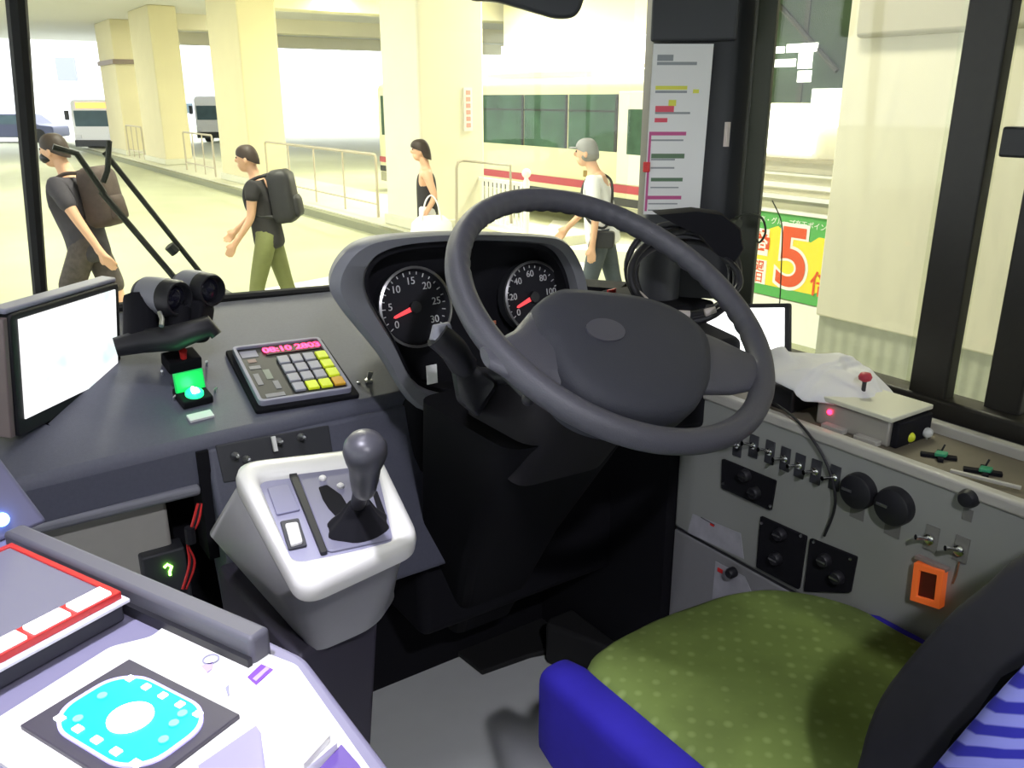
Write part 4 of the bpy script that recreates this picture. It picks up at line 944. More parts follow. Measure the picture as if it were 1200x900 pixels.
# keypad -------------------------------------------------------------
KP = [dpt(*p, .012) for p in [(275, 409), (377, 397), (410, 458), (300, 475)]]; kf = qfr(KP)
kp = root('fare_keypad', kf.p(0, -kf.h / 2, -.012), 'black keypad unit with a red lit display, grey and yellow keys', 'keypad')
w2, h2 = kf.w / 2, kf.h / 2
b = B(); prism(b, kf, rpoly([(-w2 - .008, -h2 - .010), (w2 + .010, -h2 - .010), (w2 + .008, h2 + .006), (-w2 - .010, h2 + .006)], .006), -.012, -.004); obj('base_plate', b, m_blackm, kp, .002)
b = B(); o_ = rpoly([(-w2, -h2), (w2, -h2), (w2, h2), (-w2, h2)], .010); i_ = rpoly([(-w2 + .006, -h2 + .006), (w2 - .006, -h2 + .006), (w2 - .006, h2 - .006), (-w2 + .006, h2 - .006)], .006)
ringprism(b, kf, o_, i_, -.006, .006); obj('grey_bezel', b, m_lav, kp, .001)
bx('face', kf, (-w2 + .004, w2 - .004), (-h2 + .004, h2 - .004), (-.006, .001), m_black, kp)
kx = lambda s: -w2 + s * 2 * w2
ky = lambda t: h2 - t * 2 * h2
dsp = bx('display', kf, (kx(.33), kx(.94)), (ky(.20), ky(.05)), (0, .003), mat('display_dark_red', (.06, .005, .01), .3), kp)
m_seg = m_led('red_led_segments', (1, .02, .14), 3.2)
text('lit_digits', '08:10 2803', kf.at((kx(.635), ky(.125), .0032)), .0235, m_seg, dsp, .0003, bold=.0009)
mk = mat('grey_key', (.38, .38, .45), .5); myk = mat('yellow_key', (.65, .75, .03), .5, emis=(.7, .85, .02), es=.25); mok = mat('orange_key', (.85, .45, .03), .5)
cw, rh = .145, .165
for r in range(4):
    for c in range(4):
        m = mk
        if c == 3: m = myk if r < 3 else mok
        elif r == 3 and c > 0: m = myk
        s0 = .395 + c * cw; t0 = .26 + r * rh
        bx('key', kf, (kx(s0 + .012), kx(s0 + cw - .012)), (ky(t0 + rh - .02), ky(t0 + .015)), (.001, .006), m, kp, .0012)
for (s0, s1, t0, t1, m) in [(.06, .24, .08, .20, m_lav), (.10, .19, .24, .30, mat('pale_brown_print', (.35, .25, .22), .6)), (.08, .2, .36, .42, m_dash2), (.08, .14, .50, .70, m_dash2), (.20, .27, .45, .62, mat('pale_green_print', (.30, .34, .28), .6)), (.24, .30, .66, .8, m_dash2), (.10, .3, .86, .92, m_dash2)]:
    bx('printed_mark', kf, (kx(s0), kx(s1)), (ky(t1), ky(t0)), (.001, .0016), m, kp)
# key in lock beside keypad
f3_ = Fr(dpt(432, 447), (1, 0, 0), z=DN)
rt = root('lock_key', f3_.o, 'small silver key and screw right of the keypad', 'key')
b = B(); lathe(b, f3_, [(.007, 0), (.007, .003), (.003, .004), (.0, .004)], 16); obj('lock_barrel', b, m_steel, rt)
b = B(); prism(b, Fr(f3_.p(0, 0, .004), f3_.x, DN), rpoly([(-.003, 0), (.003, 0), (.008, .014), (-.002, .018)], .003), -.001, .001); obj('key_bow', b, m_steel, rt)
P_ = dpt(417, 445); b = B(); lathe(b, Fr(dpt(420, 449), (1, 0, 0), z=DN), [(.003, 0), (.003, .002), (0, .003)], 10); tag(obj('screw', b, m_steel), 'tiny screw between the keypad and the silver key', 'screw')

# ================================================================== SHIFT CONSOLE
GP, GN = V((.35, .95, 1.50)), V((0, -.20, 1)).normalized()
gfr = Fr(GP, (1, 0, 0), z=GN)
gp = lambda pix, off=0: [(lambda l: (l[0], l[1]))(gfr.loc(at(*p, P=GP + GN * off, N=GN))) for p in pix]
outp = gp([(352, 692), (268, 540), (440, 521), (494, 628)])       # front-left, back-left, back-right, front-right
outp = [(outp[0][0] + .0, outp[0][1]), outp[3], outp[2], outp[1]]
inp = gp([(343, 657), (461, 634), (443, 558), (302, 558)]); inp[2] = gp([(441, 541)])[0]
o_ = rpoly(outp, [.035, .03, .03, .045], 8); i_ = rpoly(inp, [.018, .016, .014, .016], 8)
gc = root('shift_console', (.36, 1.0, 1.33), 'cream-rimmed gear shift console standing left of the steering wheel', 'gear console')
b = B()
n = len(o_)
def at_w(poly, w): return [gfr.p(u, v, w) for u, v in poly]
cx, cy = sum(p[0] for p in o_) / n, sum(p[1] for p in o_) / n
shr = lambda s, pl=o_: [(cx + (u - cx) * s, cy + (v - cy) * s) for u, v in pl]
mixp = lambda t: [(a[0] * (1 - t) + c[0] * t, a[1] * (1 - t) + c[1] * t) for a, c in zip(o_, i_)]
rings = [at_w(o_, -.028), at_w(shr(1.01), -.014), at_w(mixp(.06), -.003), at_w(mixp(.3), .002), at_w(mixp(.75), .001), at_w(mixp(.95), -.003), at_w(i_, -.012)]
L = [[b.verts.new(p) for p in r] for r in rings]
for k in range(len(L) - 1):
    for i in range(n): b.faces.new((L[k][i], L[k][(i + 1) % n], L[k + 1][(i + 1) % n], L[k + 1][i]))
obj('cream_bezel', b, m_white, gc, smooth=60)
botp = [at(*p, z=1.30) for p in [(365, 768), (440, 735), (470, 690), (300, 640)]]
bb = rpoly([(p.x, p.y) for p in botp], [.03, .03, .04, .03], 8)
midp = [at(*p, z=1.42) for p in [(345, 712), (480, 655), (440, 560), (236, 620)]]
mm_ = rpoly([(p.x, p.y) for p in midp], [.04, .04, .04, .04], 8)
b = B(); loft(b, [at_w(shr(.99), -.026), [V((u, v, 1.42)) for u, v in mm_], [V((u, v, 1.30)) for u, v in bb]]); obj('body', b, m_body, gc, smooth=60)
# inner plate
b = B(); prism(b, gfr, i_, -.02, -.010); ip = obj('inner_plate', b, m_lav, gc)
def gq(name, pix, w0, w1, m, par, bevel=.001, r=.003):
    b = B(); prism(b, gfr, rpoly(gp(pix, (w0 + w1) / 2)[::-1], r, 4), w0, w1); return obj(name, b, m, par, bevel)
gq('cover_plate', [(313, 572), (338, 568), (352, 598), (324, 604)], -.010, -.007, mat('bluish_plate', (.22, .22, .33), .4), ip)
fr_ = gq('rocker_frame', [(328, 612), (350, 608), (360, 640), (338, 645)], -.010, -.006, m_dark, ip)
gq('rocker_button', [(334, 615), (349, 613), (355, 636), (341, 640)], -.007, -.001, m_white, fr_, .002)
ch = gq('dark_channel', [(337, 553), (346, 551), (384, 648), (376, 650)], -.010, -.004, m_black, ip)
gt = gq('gate_plate', [(346, 551), (440, 541), (466, 612), (460, 632), (384, 648)], -.010, -.006, mat('gate_grey', (.20, .20, .27), .4), ip, .002, .008)
gq('gate_slot', [(373, 571), (383, 568), (400, 580), (412, 600), (400, 612), (385, 596), (378, 585)], -.006, -.005, m_blackm, gt)
gq('gate_slot', [(436, 577), (442, 575), (452, 602), (446, 610)], -.006, -.005, m_blackm, gt)
gq('gate_insert', [(412, 590), (430, 582), (442, 600), (444, 612), (428, 618)], -.006, -.001, m_lav, gt, .002, .006)
for px, py in ((378, 560), (399, 569), (446, 619)):
    P_ = at(px, py, P=GP - GN * .004, N=GN); b = B(); lathe(b, Fr(P_, (1, 0, 0), z=GN), [(.005, -.003), (.005, .001), (.003, .003), (0, .003)], 14); obj('screw_cap', b, m_white, gt)
# boot
bc = at(420, 612, P=GP, N=GN); bf = Fr(bc, (1, 0, 0), z=GN)
b = B(); loft(b, [[bf.p(.040 * s * math.cos(t) * (1 + .08 * math.sin(6 * t)), .032 * s * math.sin(t), w) for t in [2 * PI * k / 36 for k in range(36)]] for s, w in ((1.05, -.009), (.95, -.002), (.62, .012), (.5, .02), (.35, .03))]); obj('boot', b, m_blackm, gc, smooth=60)
k0 = bf.p(.0, .005, .02); k1 = at(427, 560, d=.98); k2 = at(428, 530, d=.955)
gl = obj('lever', (lambda b: (tube(b, [k0, k0 * .4 + k1 * .6, k1], [.009, .010, .013], 14), b)[1])(B()), m_black, gc, smooth=60)
b = B(); axk = (k2 - k1).normalized(); kf_ = Fr(k2, CR, z=axk)
lathe(b, kf_, [(.011, -.062), (.014, -.055), (.0165, -.038), (.018, -.022), (.0215, -.012), (.0245, 0), (.0235, .010), (.018, .019), (.009, .0235), (.0, .0245)], 32); obj('knob', b, mat('knob_black', (.055, .055, .065), .38), gl, smooth=60)
# pedestal below
b = B(); loft(b, [[V((u, v, 1.31)) for u, v in [(.30, .93), (.46, 1.02), (.46, 1.23), (.28, 1.23)]], [V((u, v, .75)) for u, v in [(.30, 1.02), (.42, 1.06), (.42, 1.24), (.28, 1.24)]]]); obj('pedestal', b, mat('pedestal_dark', (.05, .045, .065), .6), gc, .01)
b = B(); box(b, W, (.225, .277), (.62, 1.24), (FZ, 1.12)); tag(obj('duct_cover', b, mat('dark_lavender_cover', (.045, .04, .065), .6), None, .012), 'dark purple-grey cover box on the floor between fare box and shift console', 'cover box')

# ================================================================== FARE BOX
FZT = 1.52
fa = R(-24.7)
E2 = V((math.sin(fa), math.cos(fa), 0)); E1 = V((E2.y, -E2.x, 0))
fb0 = at(155, 850, z=FZT); ff = Fr(fb0, E1, E2)      # x: right-forward, y: forward-left, z up
fl = lambda px, py, w=0: ff.loc(at(px, py, z=FZT + w))[:2]
fbx = root('fare_box', V((fb0.x, fb0.y, .35)), 'lavender-grey fare machine with a white top and a cyan card reader', 'fare box')
Pa = fl(22, 612); Pb = fl(357, 768); Pc_ = at(357, 768, z=FZT)
Pd = ff.loc(V((Pc_.x + .006, .24, FZT)))[:2]; Pe = ff.loc(V((-.30, .24, FZT)))[:2]; Pf = (Pa[0] - .42, Pa[1])
outl = [Pb, Pa, Pf, Pe, Pd]
b = B(); prism(b, ff, rpoly(outl[::-1], .012), .35 - FZT, 0); obj('cabinet', b, mat('fare_cabinet_lavender', (.22, .21, .31), .5), fbx, .006)
# white top plate
wp = [fl(*p) for p in [(165, 752), (196, 728), (345, 782), (440, 905)]]
wd = ff.loc(V((Pc_.x - .012, .27, FZT)))[:2]; we = (fl(-10, 845)[0] - .02, wd[1] - .0)
wpoly = [fl(-40, 870), fl(130, 762), fl(178, 750), fl(205, 728), fl(348, 783), wd, (fl(-40, 870)[0], wd[1] - .06)]
b = B(); prism(b, ff, rpoly(wpoly[::-1], .006), -.001, .004); obj('white_top', b, m_white, fbx, .002)
# card reader
cq = [fl(*p, .006) for p in [(25, 851), (152, 774), (281, 839), (155, 936)]]
u0 = min(p[0] for p in cq); 
cu = sum(p[0] for p in cq) / 4; cv = sum(p[1] for p in cq) / 4
hw = ((V(cq[1]) - V(cq[0])).length + (V(cq[2]) - V(cq[3])).length) / 4; hh = ((V(cq[2]) - V(cq[1])).length + (V(cq[3]) - V(cq[0])).length) / 4
rd = bx('card_reader', ff, (cu - hw, cu + hw), (cv - hh, cv + hh), (.002, .008), mat('reader_charcoal', (.055, .05, .07), .4), fbx, .001)
rf = ff.at((cu, cv, .008))
big = min(hw, hh)
ring = lambda s: [(u, v) for u, v in rpoly([(-hw * .80 * s, -hh * .55 * s), (-hw * .45 * s, -hh * .85 * s), (hw * .45 * s, -hh * .85 * s), (hw * .8 * s, -hh * .55 * s), (hw * .8 * s, hh * .55 * s), (hw * .45 * s, hh * .85 * s), (-hw * .45 * s, hh * .85 * s), (-hw * .8 * s, hh * .55 * s)], .03, 6)]
b = B(); ringprism(b, rf, ring(1.0), ring(.94), 0, .002); obj('light_ring', b, m_led('lavender_light_ring', (.55, .50, 1), .8), rd)
b = B(); prism(b, rf, ring(.94), 0, .0015); obj('cyan_pad', b, m_led('cyan_glow', (.0, .70, .85), .7), rd)
b = B(); prism(b, rf, circ(big * .36, 32), .001, .003); obj('white_centre', b, m_led('white_glow', (1, 1, 1), 3), rd)
for k in range(5):
    a = (k - 2) * .024 * big / .05
    bx('white_mark', rf, (-.60 * hw - .003, -.60 * hw + .003), (a * 1.0 - .004 + .0, a * 1.0 + .004), (.001, .003), m_led('white_mark_glow', (.9, 1, 1), 2), rd)
    bx('white_mark', rf, (.62 * hw - .003, .62 * hw + .003), (a * .9 - .003, a * .9 + .003), (.001, .003), m_led('white_mark_glow', (.9, 1, 1), 2), rd)
for u_, v_ in ((-.45, .5), (.1, .62), (-.05, -.62), (.5, -.45), (.28, -.5)):
    b = B(); prism(b, rf, circ(.004, 14, (u_ * hw, v_ * hh)), .001, .0025); obj('grey_dot', b, m_led('dim_dot', (.2, .55, .62), .4), rd)
# violet label, pictograms
def fq(name, pix, w0, w1, m, par=fbx):
    b = B(); prism(b, ff, [fl(*p, w1) for p in pix][::-1], w0, w1); return obj(name, b, m, par)
vl = fq('violet_label', [(290, 793), (306, 778), (320, 784), (300, 802)], .004, .005, mat('violet_print', (.22, .08, .55), .5))
fq('label_band', [(296, 795), (312, 781), (316, 783), (300, 798)], .005, .0055, mat('violet_pale', (.5, .4, .8), .5), vl)
P0 = fl(247, 772, .005)
b = B(); ringprism(b, ff, circ(.0075, 20, P0), circ(.006, 20, P0), .004, .005); obj('hand_pictogram', b, m_lav, fbx)
fq('arrow_mark', [(236, 780), (250, 775), (248, 784), (243, 788)], .004, .005, mat('violet_pale', (.5, .4, .8), .5))
fq('corner_mark', [(264, 806), (268, 802), (269, 814), (267, 815)], .004, .005, m_lav)
# ticket well and clear lid
fq('note_slot', [(232, 897), (300, 850), (308, 862), (316, 905), (240, 930)], .004, .007, mat('slot_lavender', (.30, .28, .45), .4))
tr = fq('clear_tray', [(306, 860), (350, 818), (382, 842), (395, 870), (330, 925), (312, 905)], .004, .016, mat('frosted_white', (.9, .9, .95), .3))
fq('violet_slot', [(370, 905), (400, 872), (420, 895), (440, 925), (385, 940)], .004, .010, mat('violet_dark', (.12, .07, .30), .4))
fq('white_grip', [(340, 880), (372, 846), (384, 850), (386, 862), (356, 895)], .016, .022, m_white, tr)
# raised rail on the far edge
r0, r1 = fl(28, 612, .03), fl(305, 742, .03)
rl_ = bx('edge_rail', ff, (r1[0] - .012, r1[0] + .012), (r1[1], r0[1]), (-.02, .03), mat('rail_grey', (.10, .10, .12), .5), fbx, .005)
bx('rail_shadow_gap', ff, (r1[0] - .017, r1[0] - .012), (r1[1], r0[1]), (-.001, .012), m_black, fbx)
# tower at left
t0 = fl(35, 612)
tw_ = B(); tf = Fr(ff.p(t0[0], t0[1], 0), E1, E2)
loft(tw_, [[tf.p(-.30, -.02, 0), tf.p(.012, -.02, 0), tf.p(.012, .10, 0), tf.p(-.30, .10, 0)], [tf.p(-.30, .03, .16), tf.p(-.035, .03, .16), tf.p(-.035, .10, .16), tf.p(-.30, .10, .16)]]); tower = obj('display_tower', tw_, mat('tower_lavender', (.20, .20, .30), .5), fbx, .006)
P_ = at(2, 609, P=tf.p(-.05, -.022, 0), N=V((0, 0, 0)) + (-E2 * .95 + V((0, 0, .3))).normalized())
b = B(); ell(b, P_ + E2 * -.0, .008, .008, .008); obj('blue_lamp', b, m_led('blue_lamp_glow', (.15, .35, 1), 9), tower)

# coin box (clear lid, red edge) on the fare box
cb = root('coin_tray', at(60, 700, z=FZT), 'clear-topped coin tray with glowing white windows and a red rim on the fare machine', 'coin tray')
h_ = .034
tl = lambda px, py, w=h_: ff.loc(at(px, py, z=FZT + w))[:2]
A_ = tl(90, 680); B_ = tl(0, 645); C_ = tl(125, 712)
u1 = A_[0] + .01; v1 = tl(-8, 645)[1]; v0 = tl(100, 715)[1]; 
uL = u1 - .22
b = B(); box(b, ff, (uL, u1), (v0, v1), (0.002, h_ - .012)); obj('case', b, m_dark, cb, .003)
b = B(); box(b, ff, (uL - .004, u1 + .004), (v0 - .006, v1 + .004), (h_ - .012, h_ - .008)); obj('clear_flange', b, mat('clear_acrylic', (.75, .75, .82), .15), cb, .001)
b = B(); ringprism(b, ff, [(uL, v0), (u1, v0), (u1, v1), (uL, v1)], [(uL + .006, v0 + .026), (u1 - .006, v0 + .026), (u1 - .006, v1 - .006), (uL + .006, v1 - .006)], h_ - .008, h_); obj('red_rim', b, mat('red_acrylic', (.45, .02, .02), .3, emis=(1, .1, .1), es=.08), cb, .001)
b = B(); box(b, ff, (uL + .006, u1 - .006), (v0 + .026, v1 - .006), (h_ - .006, h_ - .002)); obj('grey_lid', b, mat('lid_grey', (.17, .17, .22), .15), cb)
L0 = (u1 - .008 - (uL + .008)); nW = 5
for k in range(nW):
    a = u1 - .008 - L0 * k / nW; bx('lit_window', ff, (a - L0 / nW + .006, a), (v0 + .003, v0 + .021), (h_ - .002, h_ + .003), m_led('white_window_glow', (1, .95, .97), 1.8), cb, .001)

# ================================================================== SIDE CONSOLE
CX = 1.12
sc_ = root('side_console', (1.24, .4, .75), 'grey driver side console with switches and dials under the side window', 'console')
cfz = lambda px, py, X=CX: at(px, py, X=X)
b = B(); box(b, W, (CX, 1.30), (-.3, 1.072), (1.195, 1.488)); obj('upper_panel', b, m_panel, sc_, .006)
b = B(); box(b, W, (CX + .002, 1.30), (-.3, 1.072), (.75, 1.188)); obj('lower_panel', b, mat('lower_panel_grey', (.26, .26, .27), .55, noise=.05), sc_, .003)
b = B(); box(b, W, (CX + .006, 1.28), (-.3, 1.07), (1.185, 1.198)); obj('seam', b, m_dark, sc_)
bx('top_lip', W, (CX - .004, CX + .018), (-.3, 1.07), (1.478, 1.498), m_panel2, sc_, .005)
bx('tray_back', W, (1.285, 1.305), (-.3, 1.07), (1.47, 1.505), m_panel2, sc_, .003)
bx('tray', W, (CX + .014, 1.30), (-.3, 1.07), (1.46, 1.4885), mat('tray_mud_brown', (.16, .14, .10), .7, noise=.35, nscale=14), sc_)
xf = Fr((CX, 0, 0), (0, -1, 0), (0, 0, 1))     # u = -Y (right in the photo), v = z, w = toward driver (-X)
def xp(px, py): a = cfz(px, py); return (-a.y, a.z)
# toggle row
tog = [(865, 522), (884, 523), (903, 530), (921, 538), (938, 546), (957, 553), (979, 560)]
names = ['first', 'second', 'third', 'fourth', 'fifth', 'sixth', 'seventh']
for i, (x, y) in enumerate(tog):
    u, v = xp(x, y); rt = root('toggle_switch', (CX, -u, v - .02), 'chrome toggle on a dark plate, %s of seven counted from the wheel' % names[i], 'switch', 'row of toggle switches on the console')
    b = B(); box(b, xf, (u - .0102, u + .0092), (v - .021, v + .021), (0, .0025)); obj('plate', b, m_dark, rt, .001)
    tf_ = Fr(xf.p(u, v + .002, .002), xf.x, xf.y); b = B(); lathe(b, tf_, [(.0065, 0), (.0065, .004), (.004, .006), (.003, .006)], 14); obj('collar', b, m_chrome, rt)
    up = .007 if i in (1, 2) else .001
    b = B(); tube(b, [tf_.p(0, 0, .004), tf_.p(-.003, up * .6, .012), tf_.p(-.006, up, .024)], [.002, .0028, .0042], 10); obj('lever', b, m_chrome, rt, smooth=60)
# black plates with knobs
def ctl(pix, label, knobs, name='control_plate'):
    poly = [xp(*p) for p in pix]; c = (sum(p[0] for p in poly) / 4, min(p[1] for p in poly))
    rt = root(name, (CX, -c[0], c[1]), label, 'control panel')
    b = B(); prism(b, xf, rpoly(poly[::-1], .003, 3), 0, .005); obj('plate', b, m_blackm, rt, .001)
    for x, y, k in knobs:
        u, v = xp(x, y); tf_ = Fr(xf.p(u, v, .005), xf.x, xf.y); b = B()
        if k == 's': lathe(b, tf_, [(.0025, 0), (.0025, .002), (0, .0025)], 10); obj('screw', b, m_steel, rt)
        else:
            lathe(b, tf_, [(.012, 0), (.011, .010), (.009, .012), (0, .012)], 20); o = obj('knob', b, m_black, rt)
            bx('pointer', tf_, (-.009, .007), (-.0012, .0012), (.012, .0135), m_steel, o)
    return rt
ctl([(848, 537), (911, 563), (905, 598), (847, 571)], 'upper black control plate just below the first toggles', [(877, 556, 'k'), (888, 576, 'k'), (850, 566, 's'), (905, 592, 's')])
ctl([(893, 604), (947, 628), (938, 690), (888, 664)], 'lower left black control plate on the console with two knobs', [(918, 625, 'k'), (913, 653, 'k'), (941, 627, 's'), (895, 612, 's')])
ctl([(951, 630), (1006, 652), (998, 694), (944, 692)], 'lower right black control plate, half hidden by the green seat', [(970, 655, 'k'), (985, 675, 'k'), (956, 634, 's'), (999, 654, 's')])
# round dials
for (x, y, r, lb) in ((1009, 574, .0285, 'round black dial knob nearer the toggle row'), (1051, 592, .0295, 'round black dial knob farther along the console, right of its twin')):
    u, v = xp(x, y); tf_ = Fr(xf.p(u, v, 0), xf.x, xf.y); rt = root('dial', tf_.p(0, -r, 0), lb, 'dial', 'round dials on the console')
    b = B(); lathe(b, tf_, [(r, 0), (r, .010), (r * .94, .016), (r * .8, .018), (0, .018)], 36); obj('knob', b, m_black, rt, smooth=40)
    bx('pointer', tf_, (-r * .75, -r * .15), (-.002, .002), (.018, .0195), m_steel, rt)
    bx('scale_label', xf, (u - r * .45, u + r * .4), (v - r * 1.75, v - r * 1.02), (0, .0012), mat('label_grey', (.17, .17, .16), .6), rt)
u, v = xp(1137, 583); tf_ = Fr(xf.p(u, v, 0), xf.x, xf.y); b = B(); lathe(b, tf_, [(.014, 0), (.013, .010), (.010, .014), (0, .015)], 24)
rt = root('push_button', tf_.p(0, -.014, 0), 'small round black button near the top right of the console', 'button'); obj('cap', b, m_black, rt, smooth=40); bx('label', xf, (u - .006, u + .008), (v - .035, v - .017), (0, .001), mat('label_grey', (.17, .17, .16), .6), rt)
for x, y, lb in ((1091, 631, 'single toggle with silver lever above the orange switch'), (1126, 644, 'single toggle with silver lever right of the orange switch')):
    u, v = xp(x, y); rt = root('toggle_switch', xf.p(u, v - .02, 0), lb, 'switch')
    bx('plate', xf, (u - .009, u + .011), (v - .018, v + .020), (0, .002), mat('label_grey2', (.20, .20, .18), .6), rt)
    b = B(); lathe(b, Fr(xf.p(u, v, .002), xf.x, xf.y), [(.008, 0), (.008, .005), (.005, .007), (.0, .007)], 16); obj('collar', b, m_chrome, rt)
    b = B(); tube(b, [xf.p(u, v, .006), xf.p(u - .006, v + .003, .014), xf.p(u - .011, v + .004, .022)], [.0025, .003, .004], 10); obj('lever', b, m_chrome, rt, smooth=60)
b = B(); u, v = xp(1126, 655); tube(b, [xf.p(u, v - .004, .003), xf.p(u, v - .024, .004), xf.p(u - .003, v - .04, .003)], .0013, 6); tag(obj('cable', b, mat('brown_wire', (.25, .12, .06), .6)), 'thin brown wire hanging below the toggle right of the orange switch', 'cable')
# orange lit switch
rt = root('orange_switch', xf.p(*xp(1092, 712), 0), 'orange lit rocker switch in a clear cover on the console', 'switch')
poly = [xp(*p) for p in [(1077, 656), (1112, 666), (1107, 711), (1072, 700)]]
cu_, cv_ = sum(p[0] for p in poly) / 4, sum(p[1] for p in poly) / 4
ip_ = [(cu_ + (p[0] - cu_) * .58, cv_ + (p[1] - cv_) * .68) for p in poly]
mo_ = mat('orange_acrylic', (.65, .13, .03), .3, emis=(1, .17, .03), es=.22)
b = B(); ringprism(b, xf, poly[::-1], ip_[::-1], 0, .014); obj('orange_frame', b, mo_, rt, .0015)
b = B(); prism(b, xf, ip_[::-1], 0, .009); obj('rocker', b, mat('dark_red_rocker', (.10, .012, .01), .3), rt)
bx('cover_lip', xf, (poly[0][0] - .002, poly[1][0] + .002), (poly[0][1] + .004, poly[0][1] + .010), (0, .010), mat('clear_brownish', (.28, .22, .20), .3), rt, .001)
# paper labels on the lower console
b = B(); prism(b, xf, [xp(*p) for p in [(812, 602), (868, 625), (872, 655), (806, 624)]][::-1], 0, .0008)
rt = root('paper_label', xf.p(*xp(840, 650), 0), 'worn white paper label taped on the console beside the footwell', 'label'); obj('paper', b, mat('worn_paper', (.42, .42, .46), .7, noise=.25, nscale=40), rt)
bx('red_print', Fr(xf.p(*xp(835, 615), .001), xf.x, xf.y), (-.005, .005), (-.002, .003), (0, .0005), m_red, rt)
b = B(); tube(b, [xf.p(*xp(822, 606), .0012), xf.p(*xp(838, 615), .0012)], .0008, 5); obj('ink_stroke', b, m_dark, rt)
b = B(); prism(b, Fr((CX + .002, 0, 0), (0, -1, 0), (0, 0, 1)), [xp(*p) for p in [(838, 658), (872, 676), (880, 694), (834, 702)]][::-1], 0, .0008)
rt = root('paper_label', xf.p(*xp(850, 700), 0), 'white label with a black knob and red mark, at the edge of the green seat', 'label'); obj('paper', b, mat('worn_paper', (.42, .42, .46), .7), rt)
b = B(); lathe(b, Fr(xf.p(*xp(860, 670), 0), xf.x, xf.y), [(.010, 0), (.010, .012), (.007, .016), (0, .016)], 20); obj('knob', b, m_black, rt, smooth=40)
bx('red_print', Fr(xf.p(*xp(845, 669), .0), xf.x, xf.y), (-.008, .004), (-.004, .004), (0, .0012), m_red, rt)
# black cable down the face
b = B(); tube(b, spline([cfz(905, 478, 1.15) + V((0, 0, .01)), cfz(928, 487, 1.118), cfz(950, 512, 1.112), cfz(968, 542, 1.112), cfz(978, 575, 1.112), cfz(977, 600, 1.113), cfz(966, 628, 1.115)], 6), .0022, 8); tag(obj('cable', b, m_black), 'thin black cable drooping over the toggle row of the console', 'cable')

# things in the tray ------------------------------------------------
TZ = 1.4885
# tablet with white screen
TR = at(921, 358, X=1.26); BR = V((1.26, at(928, 420, X=1.26).y, 1.53)); TL = at(826, 360, X=1.26)
tq = [at(826, 359, X=1.27), at(921, 358, X=1.27), None, None]
tf_ = Fr((tq[0] + tq[1]) / 2, tq[1] - tq[0], V((.10, 0, 1))); tw2 = (tq[1] - tq[0]).length / 2 
rt = root('tablet', V((1.24, tf_.o.y, 1.49)), 'upright tablet with a blank white screen behind the steering wheel rim', 'tablet')
b = B(); prism(b, tf_, rpoly([(-tw2, -.155), (tw2 + .006, -.155), (tw2 + .006, .004), (-tw2, .004)], .006), -.010, -.001); obj('housing', b, m_black, rt, .002)
bx('screen', tf_, (-tw2 + .006, tw2 - .004), (-.125, -.004), (-.001, .0006), m_led('white_screen', (1, 1, 1), 1.8), rt)
# black box under cloth
A = at(917, 470, z=1.50)
bx_ = bx('black_box', W, (1.165, 1.25), (.86, .955), (TZ, 1.53), m_black, None, .004); tag(bx_, 'small black box on the console tray, under the white cloth', 'box')
# white cloth
cc = at(958, 440, X=1.235); b = B(); nx, ny = 46, 34; random.seed(3)
import mathutils.noise as mn
g = []
def drape(s, t):   # s along -Y, t along X
    x = 1.235 + (t - .5) * (.15 - .05 * math.cos(s * 6)); y = cc.y + .10 - s * .235
    dome = max(0, 1 - ((s - .45) / .56) ** 2) ** .6 * max(0, 1 - ((t - .5) / .56) ** 2) ** .5
    w = mn.noise(V((s * 4, t * 3, 0))) * .6 + mn.noise(V((s * 8 + t * 4, t * 2.5, 2))) * .3 + mn.noise(V((s * 5 - t * 5, t * 4, 5))) * .3
    z = 1.500 + dome * (.036 + .020 * w + .008 * math.sin(s * 8 + t * 3)) + (.028 if s < .6 else .02) * dome
    return V((x + .010 * mn.noise(V((s * 7, t * 7, 9))), y + .02 * mn.noise(V((t * 5, s * 3, 4))), z + (.018 if s < .55 else .010)))
for i in range(nx): g.append([b.verts.new(drape(i / (nx - 1), j / (ny - 1))) for j in range(ny)])
for i in range(nx - 1):
    for j in range(ny - 1): b.faces.new((g[i][j], g[i + 1][j], g[i + 1][j + 1], g[i][j + 1]))
cl = obj('cloth', b, mat('white_towelling', (.70, .70, .71), .95, bump=.3, bscale=500), smooth=80); so = cl.modifiers.new('s', 'SOLIDIFY'); so.thickness = .004; cl.modifiers.new('ss', 'SUBSURF').levels = 1
tag(cl, 'crumpled white cloth draped on the console beside the side window', 'cloth')
# junction box with clear lid, red knob
jq = [at(*p, z=1.545) for p in [(945, 462), (990, 452), (1048, 476), (1012, 492)]]
jx = [p.x for p in jq]; 
rt = root('control_box', (1.22, .80, TZ), 'cream and black control box with a red lamp on the console tray', 'control box')
y1_, y0_ = at(950, 470, z=1.53).y, at(1030, 500, z=1.53).y
bx('case', W, (1.165, 1.262), (y0_, y1_), (TZ, 1.532), mat('box_brownish_steel', (.38, .37, .33), .35, .3), rt, .003)
bx('black_end', W, (1.17, 1.262), (y0_ - .012, y0_), (TZ, 1.530), m_blackm, rt, .003)
bx('cream_lid', W, (1.158, 1.270), (y0_ - .006, y1_ + .004), (1.532, 1.540), mat('cream_lid', (.62, .62, .50), .4), rt, .002)
for k in range(2): bx('foot_strip', W, (1.15, 1.165), (y0_ + .01 + k * .06, y0_ + .05 + k * .06), (TZ, 1.497), m_panel2, rt, .001)
P_ = at(972, 483, X=1.163); b = B(); ell(b, P_, .003, .0045, .0045); obj('red_lamp', b, m_led('red_lamp_glow', (1, .02, .08), 7), rt)
P_ = at(1009, 478, X=1.215); P_.z = 1.540; b = B(); ff3 = Fr(P_, (1, 0, 0), (0, 1, 0))
